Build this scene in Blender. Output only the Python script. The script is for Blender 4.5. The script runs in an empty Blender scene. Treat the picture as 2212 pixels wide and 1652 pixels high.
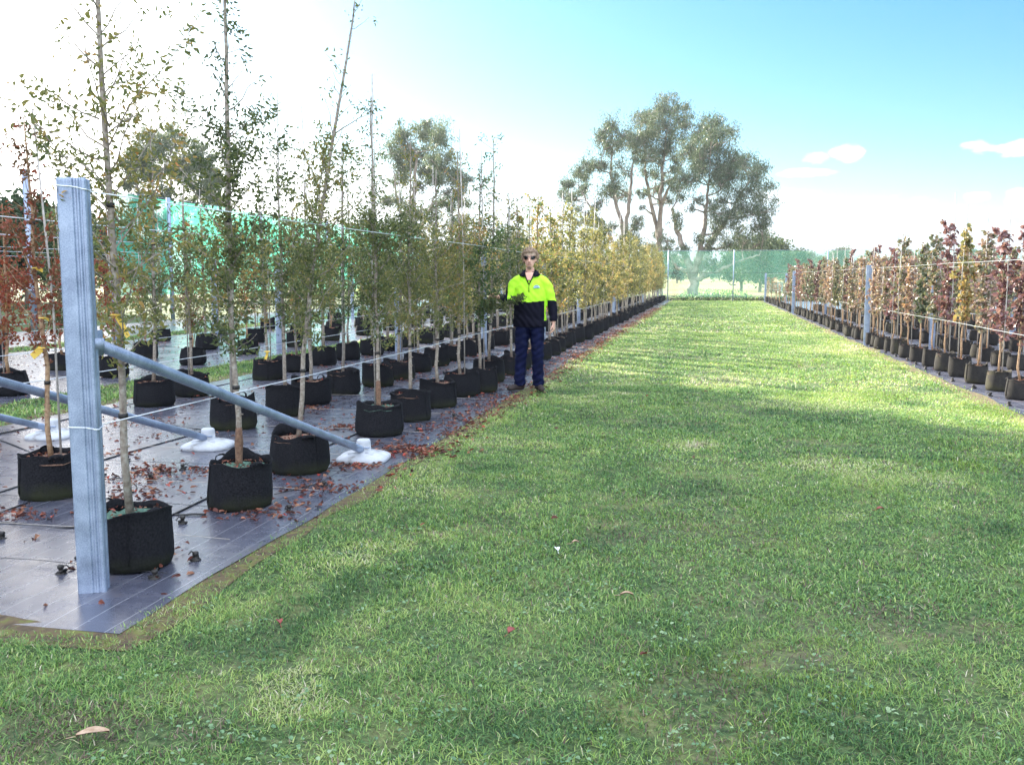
import bpy, bmesh, math, random
import numpy as np
from mathutils import Vector, Matrix
R = math.radians
random.seed(7)
rng = np.random.default_rng(7)
C = bpy.context.scene.collection
scene = bpy.context.scene

# ------------------------------------------------------------------ camera
CAMH = 1.5
cam = bpy.data.cameras.new("camera")
cam.sensor_width = 36.0
cam.lens = 36 * 2000 / 2212
cam.clip_end = 3000
cam.clip_start = 0.05
cam_o = bpy.data.objects.new("camera", cam)
C.objects.link(cam_o)
cam_o.location = (0, 0, CAMH)
cam_o.rotation_euler = (R(90 - 6.447), 0, R(11.923))
scene.camera = cam_o

# ------------------------------------------------------------------ light
SUN_AZ, SUN_EL = 49.0, 27.0          # degrees left of +Y, above horizon
sdir = Vector((-math.sin(R(SUN_AZ)) * math.cos(R(SUN_EL)), math.cos(R(SUN_AZ)) * math.cos(R(SUN_EL)), math.sin(R(SUN_EL))))
world = bpy.data.worlds.new("World")
scene.world = world
world.use_nodes = True
wn, wl = world.node_tree.nodes, world.node_tree.links
wn.clear()
w_out = wn.new('ShaderNodeOutputWorld')
w_bg = wn.new('ShaderNodeBackground')
sky = wn.new('ShaderNodeTexSky')
sky.sky_type = 'NISHITA'
sky.sun_disc = False
sky.sun_elevation = R(SUN_EL)
sky.sun_rotation = R(-SUN_AZ)
sky.altitude = 0
sky.air_density = 1.0
sky.dust_density = 1.0
sky.ozone_density = 1.0
w_bg.inputs['Strength'].default_value = 0.1
wl.new(w_bg.outputs[0], w_out.inputs[0])
SKY_COL = sky.outputs[0]
sun = bpy.data.lights.new("sun", 'SUN')
sun.energy = 5.0
sun.angle = R(0.5)
sun.color = (1.0, 0.92, 0.76)
sun_o = bpy.data.objects.new("sun", sun)
C.objects.link(sun_o)
sun_o.rotation_euler = sdir.to_track_quat('Z', 'Y').to_euler()
scene.view_settings.view_transform = 'Standard'
scene.view_settings.look = 'None'
scene.view_settings.gamma = 1
scene.view_settings.exposure = 2.08
scene.cycles.max_bounces = 7
scene.cycles.diffuse_bounces = 3
scene.cycles.transparent_max_bounces = 24

# ------------------------------------------------------------------ pixel helper (photo 2212 wide) -> world
F_, PITCH, YAW = 2000.0, R(6.447), R(11.923)
FW = np.array([-math.sin(YAW) * math.cos(PITCH), math.cos(YAW) * math.cos(PITCH), -math.sin(PITCH)])
RT = np.array([math.cos(YAW), math.sin(YAW), 0])
UP = np.cross(RT, FW)
def ray(x, y):
    d = FW * F_ + RT * (x - 1106) - UP * (y - 826)
    return d / np.linalg.norm(d)
def at(x, y, Y):
    d = ray(x, y); t = Y / d[1]
    return np.array([0, 0, CAMH]) + d * t
def gnd(x, y):
    d = ray(x, y); t = -CAMH / d[2]
    return np.array([0, 0, CAMH]) + d * t

# small clouds low on the right of the sky, as part of the sky itself
def clouds():
    tc = wn.new('ShaderNodeTexCoord')
    noise = wn.new('ShaderNodeTexNoise'); noise.inputs['Scale'].default_value = 38; noise.inputs['Detail'].default_value = 6
    mp = wn.new('ShaderNodeMapping'); mp.inputs['Scale'].default_value = (1, 1, 2.6)
    wl.new(tc.outputs['Generated'], mp.inputs[0]); wl.new(mp.outputs[0], noise.inputs[0])
    acc = None
    # px, py, half width (rad), half height (rad), strength
    spec = [(1828, 330, .020, .011, 1.0), (1765, 343, .016, .007, .8), (2118, 318, .021, .008, .95), (2192, 318, .022, .010, 1.0),
            (1735, 374, .038, .006, .95), (1690, 425, .04, .010, .6), (1870, 452, .07, .018, .6), (1980, 470, .05, .016, .55),
            (2110, 425, .015, .006, .6), (2215, 430, .02, .012, .8), (2130, 505, .09, .014, .4), (1780, 500, .09, .016, .4), (2010, 535, .14, .012, .4)]
    for px, py, hw, hh, st in spec:
        d = ray(px, py)
        rt = np.cross(d, [0, 0, 1.0]); rt /= np.linalg.norm(rt); up = np.cross(rt, d)
        def dot(v, s):
            n = wn.new('ShaderNodeVectorMath'); n.operation = 'DOT_PRODUCT'
            wl.new(tc.outputs['Generated'], n.inputs[0]); n.inputs[1].default_value = tuple(float(a / s) for a in v)
            return n.outputs['Value']
        dx, dy = dot(rt, hw), dot(up, hh)
        def m(op, a, b):
            n = wn.new('ShaderNodeMath'); n.operation = op
            for i, v in enumerate((a, b)):
                if isinstance(v, (int, float)): n.inputs[i].default_value = v
                else: wl.new(v, n.inputs[i])
            return n.outputs[0]
        q = m('SUBTRACT', 1.0, m('ADD', m('MULTIPLY', dx, dx), m('MULTIPLY', m('ADD', dy, 0.0), dy)))
        q = m('ADD', q, m('MULTIPLY', m('SUBTRACT', noise.outputs['Fac'], 0.5), 2.6))
        mr = wn.new('ShaderNodeMapRange'); mr.interpolation_type = 'SMOOTHSTEP'
        wl.new(q, mr.inputs[0]); mr.inputs[1].default_value = .1; mr.inputs[2].default_value = .75
        front = dot(d, 1.0)
        gt = m('GREATER_THAN', front, 0.5)
        v = m('MULTIPLY', m('MULTIPLY', mr.outputs[0], gt), st)
        acc = v if acc is None else m('MAXIMUM', acc, v)
    return acc
cm = clouds()
mixc = wn.new('ShaderNodeMix'); mixc.data_type = 'RGBA'; mixc.clamp_factor = True
wl.new(cm, mixc.inputs[0])
# cool the warm sunward part to neutral white, deepen the blue away from the sun
def wm(op, a, b=0.0):
    n = wn.new('ShaderNodeMath'); n.operation = op
    for i, v in enumerate((a, b)):
        if isinstance(v, (int, float)): n.inputs[i].default_value = v
        else: wl.new(v, n.inputs[i])
    return n.outputs[0]
sep = wn.new('ShaderNodeSeparateColor'); wl.new(SKY_COL, sep.inputs[0])
comb = wn.new('ShaderNodeCombineColor')
wl.new(wm('MINIMUM', sep.outputs[0], wm('MULTIPLY', sep.outputs[2], 1.05)), comb.inputs[0])
wl.new(wm('MINIMUM', sep.outputs[1], wm('MULTIPLY', sep.outputs[2], 1.03)), comb.inputs[1])
wl.new(sep.outputs[2], comb.inputs[2])
hs = wn.new('ShaderNodeHueSaturation'); hs.inputs['Hue'].default_value = 0.482; hs.inputs['Saturation'].default_value = 1.55
wl.new(comb.outputs[0], hs.inputs['Color'])
dim = wn.new('ShaderNodeMix'); dim.data_type = 'RGBA'; dim.blend_type = 'MULTIPLY'; dim.inputs[0].default_value = 1.0
wl.new(hs.outputs[0], dim.inputs[6]); 
dmx = wn.new('ShaderNodeMix'); dmx.data_type = 'RGBA'; dmr = wn.new('ShaderNodeMapRange'); dmr.interpolation_type = 'SMOOTHSTEP'; wl.new(sep.outputs[0], dmr.inputs[0]); dmr.inputs[1].default_value = 6.5; dmr.inputs[2].default_value = 18.0
wl.new(dmr.outputs[0], dmx.inputs[0]); dmx.inputs[6].default_value = (.31, .41, .50, 1); dmx.inputs[7].default_value = (.95, .95, .95, 1); wl.new(dmx.outputs[2], dim.inputs[7])
wl.new(dim.outputs[2], mixc.inputs[6]); mixc.inputs[7].default_value = (2.9, 3.0, 3.1, 1)
# unseen bright cloud veil, added overhead and behind the camera to lift the shade
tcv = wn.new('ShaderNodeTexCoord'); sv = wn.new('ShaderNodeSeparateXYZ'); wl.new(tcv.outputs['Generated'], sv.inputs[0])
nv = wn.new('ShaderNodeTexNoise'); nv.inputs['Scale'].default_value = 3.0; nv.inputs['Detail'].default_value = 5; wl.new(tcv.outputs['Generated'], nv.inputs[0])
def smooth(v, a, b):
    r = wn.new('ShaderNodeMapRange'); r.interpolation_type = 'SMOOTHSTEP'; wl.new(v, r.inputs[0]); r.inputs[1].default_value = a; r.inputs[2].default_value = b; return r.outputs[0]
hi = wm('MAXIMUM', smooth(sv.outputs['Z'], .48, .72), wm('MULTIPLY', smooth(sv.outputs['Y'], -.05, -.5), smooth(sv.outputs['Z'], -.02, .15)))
fill_veil = wm('MULTIPLY', hi, smooth(nv.outputs['Fac'], .2, .6))
mixv = wn.new('ShaderNodeMix'); mixv.data_type = 'RGBA'; wl.new(fill_veil, mixv.inputs[0]); wl.new(mixc.outputs[2], mixv.inputs[6]); mixv.inputs[7].default_value = (8.2, 8.8, 9.9, 1)
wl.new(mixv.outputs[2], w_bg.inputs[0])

# ------------------------------------------------------------------ materials
def mat(name, col, rough=0.7, metal=0.0, spec=0.5):
    m = bpy.data.materials.new(name); m.use_nodes = True
    b = m.node_tree.nodes['Principled BSDF']
    b.inputs['Base Color'].default_value = (*col, 1); b.inputs['Roughness'].default_value = rough
    b.inputs['Metallic'].default_value = metal; b.inputs['Specular IOR Level'].default_value = spec
    return m
def nd(m, t): return m.node_tree.nodes.new(t)
def lk(m, a, b): m.node_tree.links.new(a, b)
def ramp(m, fac, stops):
    r = nd(m, 'ShaderNodeValToRGB'); e = r.color_ramp.elements
    while len(e) < len(stops): e.new(0.5)
    for k, (p, c) in enumerate(stops): e[k].position = p; e[k].color = (*c, 1)
    lk(m, fac, r.inputs[0]); return r.outputs[0]
def noise(m, scale, detail=4, vec=None, rough=0.55):
    n = nd(m, 'ShaderNodeTexNoise'); n.inputs['Scale'].default_value = scale; n.inputs['Detail'].default_value = detail
    n.inputs['Roughness'].default_value = rough
    if vec is None:
        tc = nd(m, 'ShaderNodeTexCoord'); vec = tc.outputs['Object']
    lk(m, vec, n.inputs['Vector']); return n.outputs['Fac']
def mixcol(m, fac, a, b, mode='MIX'):
    x = nd(m, 'ShaderNodeMix'); x.data_type = 'RGBA'; x.blend_type = mode; x.clamp_factor = True
    for i, v in ((0, fac), (6, a), (7, b)):
        if isinstance(v, (int, float)): x.inputs[i].default_value = v
        elif isinstance(v, tuple): x.inputs[i].default_value = (*v, 1)
        else: lk(m, v, x.inputs[i])
    return x.outputs[2]
def mth(m, op, a, b=0.0):
    x = nd(m, 'ShaderNodeMath'); x.operation = op
    for i, v in enumerate((a, b)):
        if isinstance(v, (int, float)): x.inputs[i].default_value = v
        else: lk(m, v, x.inputs[i])
    return x.outputs[0]
def bump(m, h, strength, dist=0.01):
    b = nd(m, 'ShaderNodeBump'); b.inputs['Strength'].default_value = strength; b.inputs['Distance'].default_value = dist
    lk(m, h, b.inputs['Height']); lk(m, b.outputs[0], m.node_tree.nodes['Principled BSDF'].inputs['Normal'])
def noisy(name, stops, scale, rough=0.8, metal=0, bmp=0.0, detail=5, spec=0.5, bd=0.01):
    m = mat(name, stops[0][1], rough, metal, spec)
    n = noise(m, scale, detail)
    lk(m, ramp(m, n, stops), m.node_tree.nodes['Principled BSDF'].inputs['Base Color'])
    if bmp: bump(m, n, bmp, bd)
    return m

def leaf_mat(name, stops, trans=0.42, rough=0.5, spec=0.4, vary=0.25, tgain=1.25):
    """per-leaf colour from attribute r, a per-tree shift, and light through the leaf"""
    m = mat(name, stops[0][1], rough, 0, spec)
    nt = m.node_tree; b = nt.nodes['Principled BSDF']; out = nt.nodes['Material Output']
    a = nd(m, 'ShaderNodeAttribute'); a.attribute_name = 'r'
    oi = nd(m, 'ShaderNodeObjectInfo')
    sh = mth(m, 'MULTIPLY', mth(m, 'SUBTRACT', oi.outputs['Random'], 0.5), vary * 2)
    f = mth(m, 'ADD', a.outputs['Fac'], sh)
    col = ramp(m, f, stops)
    lk(m, col, b.inputs['Base Color'])
    tr = nd(m, 'ShaderNodeBsdfTranslucent')
    g = mixcol(m, 1.0, col, (tgain, tgain * 0.97, tgain * 0.7), 'MULTIPLY'); lk(m, g, tr.inputs['Color'])
    mx = nd(m, 'ShaderNodeMixShader'); mx.inputs[0].default_value = trans
    lk(m, b.outputs[0], mx.inputs[1]); lk(m, tr.outputs[0], mx.inputs[2]); lk(m, mx.outputs[0], out.inputs[0])
    return m

M = {}
M['leaf_green'] = leaf_mat('leaf green', [(0, (.06, .085, .04)), (.35, (.14, .17, .065)), (.62, (.24, .23, .08)), (.82, (.37, .28, .10)), (1, (.42, .19, .07))])
M['leaf_deep'] = leaf_mat('leaf deep green', [(0, (.04, .075, .035)), (.5, (.085, .145, .055)), (.8, (.15, .19, .06)), (1, (.28, .24, .08))])
M['leaf_yellow'] = leaf_mat('leaf yellow', [(0, (.08, .10, .04)), (.3, (.17, .18, .075)), (.6, (.28, .255, .105)), (.85, (.42, .33, .135)), (1, (.38, .22, .10))], trans=.45, vary=.3)
M['leaf_red'] = leaf_mat('leaf red', [(0, (.07, .055, .03)), (.25, (.15, .09, .045)), (.5, (.22, .065, .04)), (.8, (.34, .075, .045)), (1, (.30, .20, .08))], vary=.3)
M['leaf_pear'] = leaf_mat('leaf pear', [(0, (.08, .10, .055)), (.35, (.16, .17, .10)), (.55, (.26, .20, .15)), (.72, (.26, .15, .14)), (.88, (.38, .32, .25)), (1, (.40, .24, .14))], trans=.3, rough=.33, spec=.7, vary=.34)
M['leaf_plum'] = leaf_mat('leaf plum', [(0, (.07, .045, .045)), (.4, (.17, .08, .085)), (.8, (.28, .15, .15)), (1, (.36, .28, .22))], trans=.3, rough=.33, spec=.7, vary=.2)
M['leaf_gold'] = leaf_mat('leaf gold', [(0, (.10, .12, .05)), (.4, (.20, .20, .09)), (.8, (.36, .24, .10)), (1, (.34, .15, .08))], trans=.4, rough=.4, spec=.6, vary=.1)
M['leaf_gum'] = leaf_mat('leaf gum', [(0, (.04, .065, .045)), (.4, (.085, .125, .075)), (.75, (.165, .20, .125)), (1, (.30, .29, .21))], trans=.35, rough=.45, spec=.6, vary=.12)
M['leaf_far'] = leaf_mat('leaf far', [(0, (.035, .065, .035)), (.5, (.07, .11, .05)), (1, (.15, .17, .07))], trans=.25, vary=.25)
M['leaf_dark'] = leaf_mat('leaf dark', [(0, (.02, .04, .02)), (1, (.06, .09, .03))], trans=.15, vary=.2)
M['litter'] = leaf_mat('dead leaf', [(0, (.04, .015, .012)), (.4, (.11, .03, .022)), (.7, (.20, .065, .04)), (.9, (.34, .18, .11)), (1, (.4, .04, .03))], trans=.15, rough=.6, vary=0)
M['blade'] = leaf_mat('grass blade', [(0, (.02, .07, .025)), (.2, (.085, .19, .06)), (.45, (.20, .34, .095)), (.68, (.38, .47, .14)), (.88, (.50, .47, .33)), (1, (.60, .55, .44))], trans=.28, rough=.5, spec=.35, vary=0, tgain=1.2)
M['blade_brown'] = leaf_mat('brown thatch', [(0, (.06, .04, .035)), (.4, (.17, .12, .10)), (.8, (.33, .25, .20)), (1, (.48, .40, .34))], trans=.2, rough=.6, spec=.2, vary=0, tgain=1.1)
M['blade_lime'] = leaf_mat('lime grass', [(0, (.07, .13, .02)), (.4, (.20, .32, .06)), (.8, (.36, .44, .12)), (1, (.5, .5, .2))], trans=.3, rough=.5, spec=.3, vary=0, tgain=1.2)
M['clover'] = leaf_mat('clover leaf', [(0, (.06, .13, .07)), (.4, (.14, .26, .13)), (1, (.34, .44, .26))], trans=.25, rough=.45, spec=.4, vary=0)
M['bark'] = noisy('young bark', [(.3, (.14, .105, .085)), (.5, (.26, .22, .18)), (.7, (.38, .35, .30))], 40, .8, bmp=.3)
M['bark_tan'] = noisy('tan bark', [(.3, (.20, .11, .06)), (.6, (.38, .25, .15)), (.75, (.45, .36, .26))], 45, .8, bmp=.3)
M['graft'] = noisy('rusty graft bark', [(.35, (.09, .045, .03)), (.65, (.22, .13, .08))], 55, .85, bmp=.5)
M['bark_gum'] = noisy('gum bark', [(.3, (.10, .07, .055)), (.5, (.22, .17, .14)), (.7, (.42, .37, .31))], 1.4, .8, bmp=.2)
M['stake'] = noisy('weathered stake', [(.35, (.28, .25, .22)), (.65, (.46, .43, .40))], 30, .6)
M['wire'] = mat('pale coated wire', (.72, .76, .80), .3, .3)
M['dark_wire'] = mat('black poly tube', (.012, .012, .014), .4)
M['tie'] = mat('black tie', (.015, .013, .012), .6)
M['tag'] = noisy('yellow plastic tag', [(.3, (.72, .46, .06)), (.7, (.85, .60, .12))], 20, .45)
M['tag_red'] = mat('orange red plastic tag', (.65, .10, .04), .45)
M['concrete'] = noisy('white cast footing', [(.28, (.16, .14, .12)), (.40, (.36, .38, .41)), (.7, (.50, .53, .58))], 11, .7, bmp=.3)
M['soil'] = noisy('potting mulch', [(.3, (.05, .03, .02)), (.5, (.16, .085, .055)), (.7, (.34, .22, .16))], 60, .95, bmp=1.0)
M['coir'] = noisy('green weed disc', [(.3, (.03, .075, .055)), (.55, (.07, .15, .11)), (.75, (.22, .26, .20))], 60, .9, bmp=.6)

def galv(name, tint=(1, 1, 1)):
    m = mat(name, (.5, .55, .62), .42, .55)
    b = m.node_tree.nodes['Principled BSDF']
    n1, n2 = noise(m, 9, 6), noise(m, 160, 3)
    tc = nd(m, 'ShaderNodeTexCoord'); mp = nd(m, 'ShaderNodeMapping'); mp.inputs['Scale'].default_value = (40, 40, 1.2); lk(m, tc.outputs['Object'], mp.inputs[0])
    n3 = noise(m, 1, 4, mp.outputs[0])
    f = mth(m, 'ADD', mth(m, 'ADD', mth(m, 'MULTIPLY', n1, .48), mth(m, 'MULTIPLY', n2, .42)), mth(m, 'MULTIPLY', n3, .07))
    lk(m, ramp(m, f, [(.33, tuple(a * b_ for a, b_ in zip((.17, .21, .30), tint))), (.48, tuple(a * b_ for a, b_ in zip((.28, .34, .46), tint))), (.64, tuple(a * b_ for a, b_ in zip((.42, .49, .62), tint)))]), b.inputs['Base Color'])
    lk(m, ramp(m, n1, [(.3, (.35, .35, .35)), (.7, (.6, .6, .6))]), b.inputs['Roughness'])
    bump(m, n2, .15, .002)
    return m
M['galv'] = galv('galvanised steel')

def pot_material():
    m = mat('black felt grow bag', (.02, .02, .02), .9, 0, .15)
    b = m.node_tree.nodes['Principled BSDF']
    n = noise(m, 7, 6); n2 = noise(m, 90, 3)
    tc = nd(m, 'ShaderNodeTexCoord'); sp = nd(m, 'ShaderNodeSeparateXYZ'); lk(m, tc.outputs['Object'], sp.inputs[0])
    oi = nd(m, 'ShaderNodeObjectInfo')
    low = nd(m, 'ShaderNodeMapRange'); lk(m, sp.outputs['Z'], low.inputs[0]); low.inputs[1].default_value = .22; low.inputs[2].default_value = 0.0
    f = mth(m, 'MULTIPLY', mth(m, 'MULTIPLY', low.outputs[0], n), mth(m, 'ADD', oi.outputs['Random'], .6))
    base = ramp(m, n2, [(.3, (.004, .0045, .006)), (.7, (.018, .018, .022))])
    lk(m, mixcol(m, ramp(m, f, [(.30, (0, 0, 0)), (.75, (.8, .8, .8))]), base, (.030, .034, .016)), b.inputs['Base Color'])
    b.inputs['Sheen Weight'].default_value = .0
    bump(m, n2, .5, .004)
    return m
M['pot'] = pot_material()
def pot_material_r():
    m = mat('dusty black grow bag', (.03, .03, .03), .85, 0, .2)
    b = m.node_tree.nodes['Principled BSDF']
    n = noise(m, 9, 6); n2 = noise(m, 70, 3)
    oi = nd(m, 'ShaderNodeObjectInfo')
    f = mth(m, 'MULTIPLY', n, mth(m, 'ADD', mth(m, 'MULTIPLY', oi.outputs['Random'], .6), .6))
    c = ramp(m, f, [(.25, (.012, .011, .013)), (.5, (.036, .032, .029)), (.65, (.065, .06, .032))])
    lk(m, mixcol(m, .5, c, ramp(m, n2, [(.3, (.008, .008, .009)), (.7, (.034, .031, .029))])), b.inputs['Base Color'])
    bump(m, n2, .5, .004)
    return m
M['pot_r'] = pot_material_r()

def net_material(name, col, dens):
    m = mat(name, col, .7); nt = m.node_tree; out = nt.nodes['Material Output']; b = nt.nodes['Principled BSDF']
    tr = nd(m, 'ShaderNodeBsdfTranslucent'); tr.inputs[0].default_value = (*col, 1)
    mx = nd(m, 'ShaderNodeMixShader'); mx.inputs[0].default_value = .7; lk(m, b.outputs[0], mx.inputs[1]); lk(m, tr.outputs[0], mx.inputs[2])
    tp = nd(m, 'ShaderNodeBsdfTransparent'); m2 = nd(m, 'ShaderNodeMixShader')
    n = noise(m, .7, 3); f = nd(m, 'ShaderNodeMapRange'); lk(m, n, f.inputs[0]); f.inputs[3].default_value = dens - .12; f.inputs[4].default_value = dens + .12
    lk(m, f.outputs[0], m2.inputs[0]); lk(m, tp.outputs[0], m2.inputs[1]); lk(m, mx.outputs[0], m2.inputs[2]); lk(m, m2.outputs[0], out.inputs[0])
    return m
M['net'] = net_material('green shade net', (.10, .46, .33), .78)
M['net_back'] = net_material('green windbreak net', (.16, .44, .36), .19)

def mat_material():
    m = mat('woven black weed mat', (.02, .02, .024), .35, 0, 1.0)
    b = m.node_tree.nodes['Principled BSDF']
    geo = nd(m, 'ShaderNodeNewGeometry'); P = geo.outputs['Position']
    big, mid, fine = noise(m, .9, 5, P), noise(m, 6, 5, P), noise(m, 240, 2, P)
    sp = nd(m, 'ShaderNodeSeparateXYZ'); lk(m, P, sp.inputs[0])
    # pale woven guide lines every 0.125 m along the rows
    w = mth(m, 'FRACT', mth(m, 'MULTIPLY', mth(m, 'ADD', sp.outputs['X'], mth(m, 'MULTIPLY', mid, .006)), 6.7))
    line = mth(m, 'LESS_THAN', mth(m, 'ABSOLUTE', mth(m, 'SUBTRACT', w, .5)), .018)
    line = mth(m, 'MULTIPLY', line, .55)
    base = mixcol(m, mid, (.032, .036, .055), (.10, .105, .145))
    dirt = ramp(m, mth(m, 'MULTIPLY', big, mid), [(.27, (0, 0, 0)), (.42, (1, 1, 1))])
    base = mixcol(m, mth(m, 'MULTIPLY', dirt, .5), base, (.12, .085, .065))
    base = mixcol(m, line, base, (.30, .31, .34))
    lk(m, base, b.inputs['Base Color'])
    rr = nd(m, 'ShaderNodeMapRange'); lk(m, mth(m, 'ADD', mth(m, 'MULTIPLY', big, .6), mth(m, 'MULTIPLY', mid, .4)), rr.inputs[0])
    rr.inputs[1].default_value = .35; rr.inputs[2].default_value = .65; rr.inputs[3].default_value = .16; rr.inputs[4].default_value = .38
    lk(m, rr.outputs[0], b.inputs['Roughness'])
    h = mth(m, 'ADD', mth(m, 'MULTIPLY', fine, .15), mth(m, 'MULTIPLY', mid, .8))
    bump(m, h, .35, .012)
    return m
M['mat'] = mat_material()

def ground_material():
    m = mat('turf ground', (.1, .14, .04), .9, 0, .2)
    b = m.node_tree.nodes['Principled BSDF']
    geo = nd(m, 'ShaderNodeNewGeometry'); P = geo.outputs['Position']
    n1, n2, n3, n4 = noise(m, .35, 4, P), noise(m, 2.2, 6, P), noise(m, 30, 4, P), noise(m, .02, 4, P)
    g = ramp(m, n3, [(.3, (.02, .035, .015)), (.5, (.055, .09, .035)), (.7, (.13, .17, .07))])
    g = mixcol(m, ramp(m, n2, [(.5, (0, 0, 0)), (.75, (.7, .7, .7))]), g, (.24, .23, .10))
    g = mixcol(m, ramp(m, n1, [(.5, (0, 0, 0)), (.7, (.5, .5, .5))]), g, (.16, .13, .09))
    # paddock beyond the back net is drier
    sp = nd(m, 'ShaderNodeSeparateXYZ'); lk(m, P, sp.inputs[0])
    far = nd(m, 'ShaderNodeMapRange'); lk(m, sp.outputs['Y'], far.inputs[0]); far.inputs[1].default_value = 66; far.inputs[2].default_value = 82
    dry = ramp(m, n4, [(.35, (.14, .17, .05)), (.5, (.34, .30, .13)), (.65, (.42, .36, .18))])
    dry = mixcol(m, .35, dry, g)
    lk(m, mixcol(m, far.outputs[0], g, dry), b.inputs['Base Color'])
    bump(m, n3, .6, .03)
    return m
M['ground'] = ground_material()
M['moss'] = noisy('mossy soil edge', [(.3, (.045, .03, .02)), (.5, (.10, .07, .035)), (.62, (.11, .12, .025)), (.75, (.20, .17, .10))], 14, .95, bmp=.8, bd=.02)

# ------------------------------------------------------------------ mesh builder
class G:
    def __init__(s): s.V = []; s.n = 0; s.L = []; s.S = []; s.M = []; s.A = []
    def add(s, V, faces, mi=0, a=None):
        """faces: int array (k, m)"""
        V = np.asarray(V, float).reshape(-1, 3); faces = np.asarray(faces, int)
        s.V.append(V); s.L.append((faces + s.n).ravel()); s.S.append(np.full(len(faces), faces.shape[1])); s.M.append(np.full(len(faces), mi))
        s.A.append(np.full(len(V), .5) if a is None else np.asarray(a, float)); s.n += len(V)
        return s
    def box(s, c, d, mi=0, rz=0):
        x, y, z = [v / 2 for v in d]
        V = np.array([(i * x, j * y, k * z) for k in (-1, 1) for i, j in ((-1, -1), (1, -1), (1, 1), (-1, 1))])
        cs, sn = math.cos(rz), math.sin(rz); V = V @ np.array([[cs, sn, 0], [-sn, cs, 0], [0, 0, 1]]) + np.array(c)
        return s.add(V, [(3, 2, 1, 0), (4, 5, 6, 7), (0, 1, 5, 4), (1, 2, 6, 5), (2, 3, 7, 6), (3, 0, 4, 7)], mi)
    def tube(s, pts, rad, seg=8, mi=0, cap=True, flat=None, ref=None):
        """rad: list of r or (rx, ry)"""
        pts = np.asarray(pts, float); n = len(pts); V = []
        T = np.gradient(pts, axis=0); T /= np.linalg.norm(T, axis=1)[:, None] + 1e-12
        u = np.array(ref, float) if ref is not None else (np.array([1.0, 0, 0]) if abs(T[0][0]) < .9 else np.array([0, 1.0, 0]))
        ang = np.arange(seg) * 2 * math.pi / seg
        for i in range(n):
            u = u - T[i] * (u @ T[i]); u /= np.linalg.norm(u); v = np.cross(T[i], u)
            r = rad[i] if hasattr(rad, '__len__') else rad
            rx, ry = r if hasattr(r, '__len__') else (r, r)
            V.append(pts[i] + np.cos(ang)[:, None] * u * rx + np.sin(ang)[:, None] * v * ry)
        V = np.concatenate(V); i = np.arange(n - 1)[:, None] * seg; j = np.arange(seg)[None]; k = (j + 1) % seg
        F = np.stack([i + j, i + k, i + seg + k, i + seg + j], -1).reshape(-1, 4)
        s.add(V, F, mi)
        if cap:
            base = s.n - len(V)
            s.L += [np.arange(seg)[::-1] + base, np.arange(seg) + base + (n - 1) * seg]; s.S += [np.array([seg])] * 2; s.M += [np.array([mi])] * 2
        return s
    def lathe(s, prof, seg=24, mi=0, fn=None, c=(0, 0, 0), caps=(False, False)):
        ang = np.arange(seg) * 2 * math.pi / seg; V = []
        for k, (r, z) in enumerate(prof):
            for a in ang:
                rr, zz = (r, z) if fn is None else fn(r, z, a, k)
                V.append((c[0] + rr * math.cos(a), c[1] + rr * math.sin(a), c[2] + zz))
        n = len(prof); i = np.arange(n - 1)[:, None] * seg; j = np.arange(seg)[None]; k = (j + 1) % seg
        s.add(V, np.stack([i + j, i + k, i + seg + k, i + seg + j], -1).reshape(-1, 4), mi)
        base = s.n - len(V)
        if caps[0]: s.L.append(np.arange(seg)[::-1] + base); s.S.append(np.array([seg])); s.M.append(np.array([mi]))
        if caps[1]: s.L.append(np.arange(seg) + base + (n - 1) * seg); s.S.append(np.array([seg])); s.M.append(np.array([mi]))
        return s
    def leaves(s, P, D, L, W, mi=0, a=None, rg=rng, fold=.25, round_=False, N=None):
        """folded leaves; P base (n,3), D direction (n,3)"""
        n = len(P); D = D / (np.linalg.norm(D, axis=1)[:, None] + 1e-9)
        Rn = rg.normal(size=(n, 3)) if N is None else N
        S = np.cross(D, Rn); S /= np.linalg.norm(S, axis=1)[:, None] + 1e-9
        Nn = np.cross(S, D)
        L = np.broadcast_to(L, (n,))[:, None]; W = np.broadcast_to(W, (n,))[:, None]
        if round_: prof = [(.0, 0), (.22, .5), (.72, .48), (1, 0)]
        else: prof = [(.0, 0), (.28, .5), (.66, .34), (1, 0)]
        b = P; t = P + D * L - Nn * L * .12
        r1 = P + D * L * prof[1][0] + S * W * prof[1][1] + Nn * W * fold; r2 = P + D * L * prof[2][0] + S * W * prof[2][1] + Nn * W * fold * .7
        l1 = P + D * L * prof[1][0] - S * W * prof[1][1] + Nn * W * fold; l2 = P + D * L * prof[2][0] - S * W * prof[2][1] + Nn * W * fold * .7
        V = np.stack([b, r1, r2, t, l2, l1], 1).reshape(-1, 3)
        o = np.arange(n)[:, None] * 6
        F = np.concatenate([o + np.array([[0, 1, 2, 3]]), o + np.array([[0, 3, 4, 5]])])
        a = rg.random(n) if a is None else a
        return s.add(V, F, mi, np.repeat(a, 6))
    def mesh(s, name, mats, smooth=False):
        V = np.concatenate(s.V); L = np.concatenate(s.L); S = np.concatenate(s.S); Mi = np.concatenate(s.M); A = np.concatenate(s.A)
        me = bpy.data.meshes.new(name)
        me.vertices.add(len(V)); me.vertices.foreach_set('co', V.astype(np.float32).ravel())
        me.loops.add(len(L)); me.loops.foreach_set('vertex_index', L.astype(np.int32))
        me.polygons.add(len(S)); st = np.concatenate([[0], np.cumsum(S)[:-1]])
        me.polygons.foreach_set('loop_start', st.astype(np.int32))
        me.polygons.foreach_set('loop_total', S.astype(np.int32))
        me.polygons.foreach_set('material_index', Mi.astype(np.int32))
        me.polygons.foreach_set('use_smooth', np.full(len(S), smooth))
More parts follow.
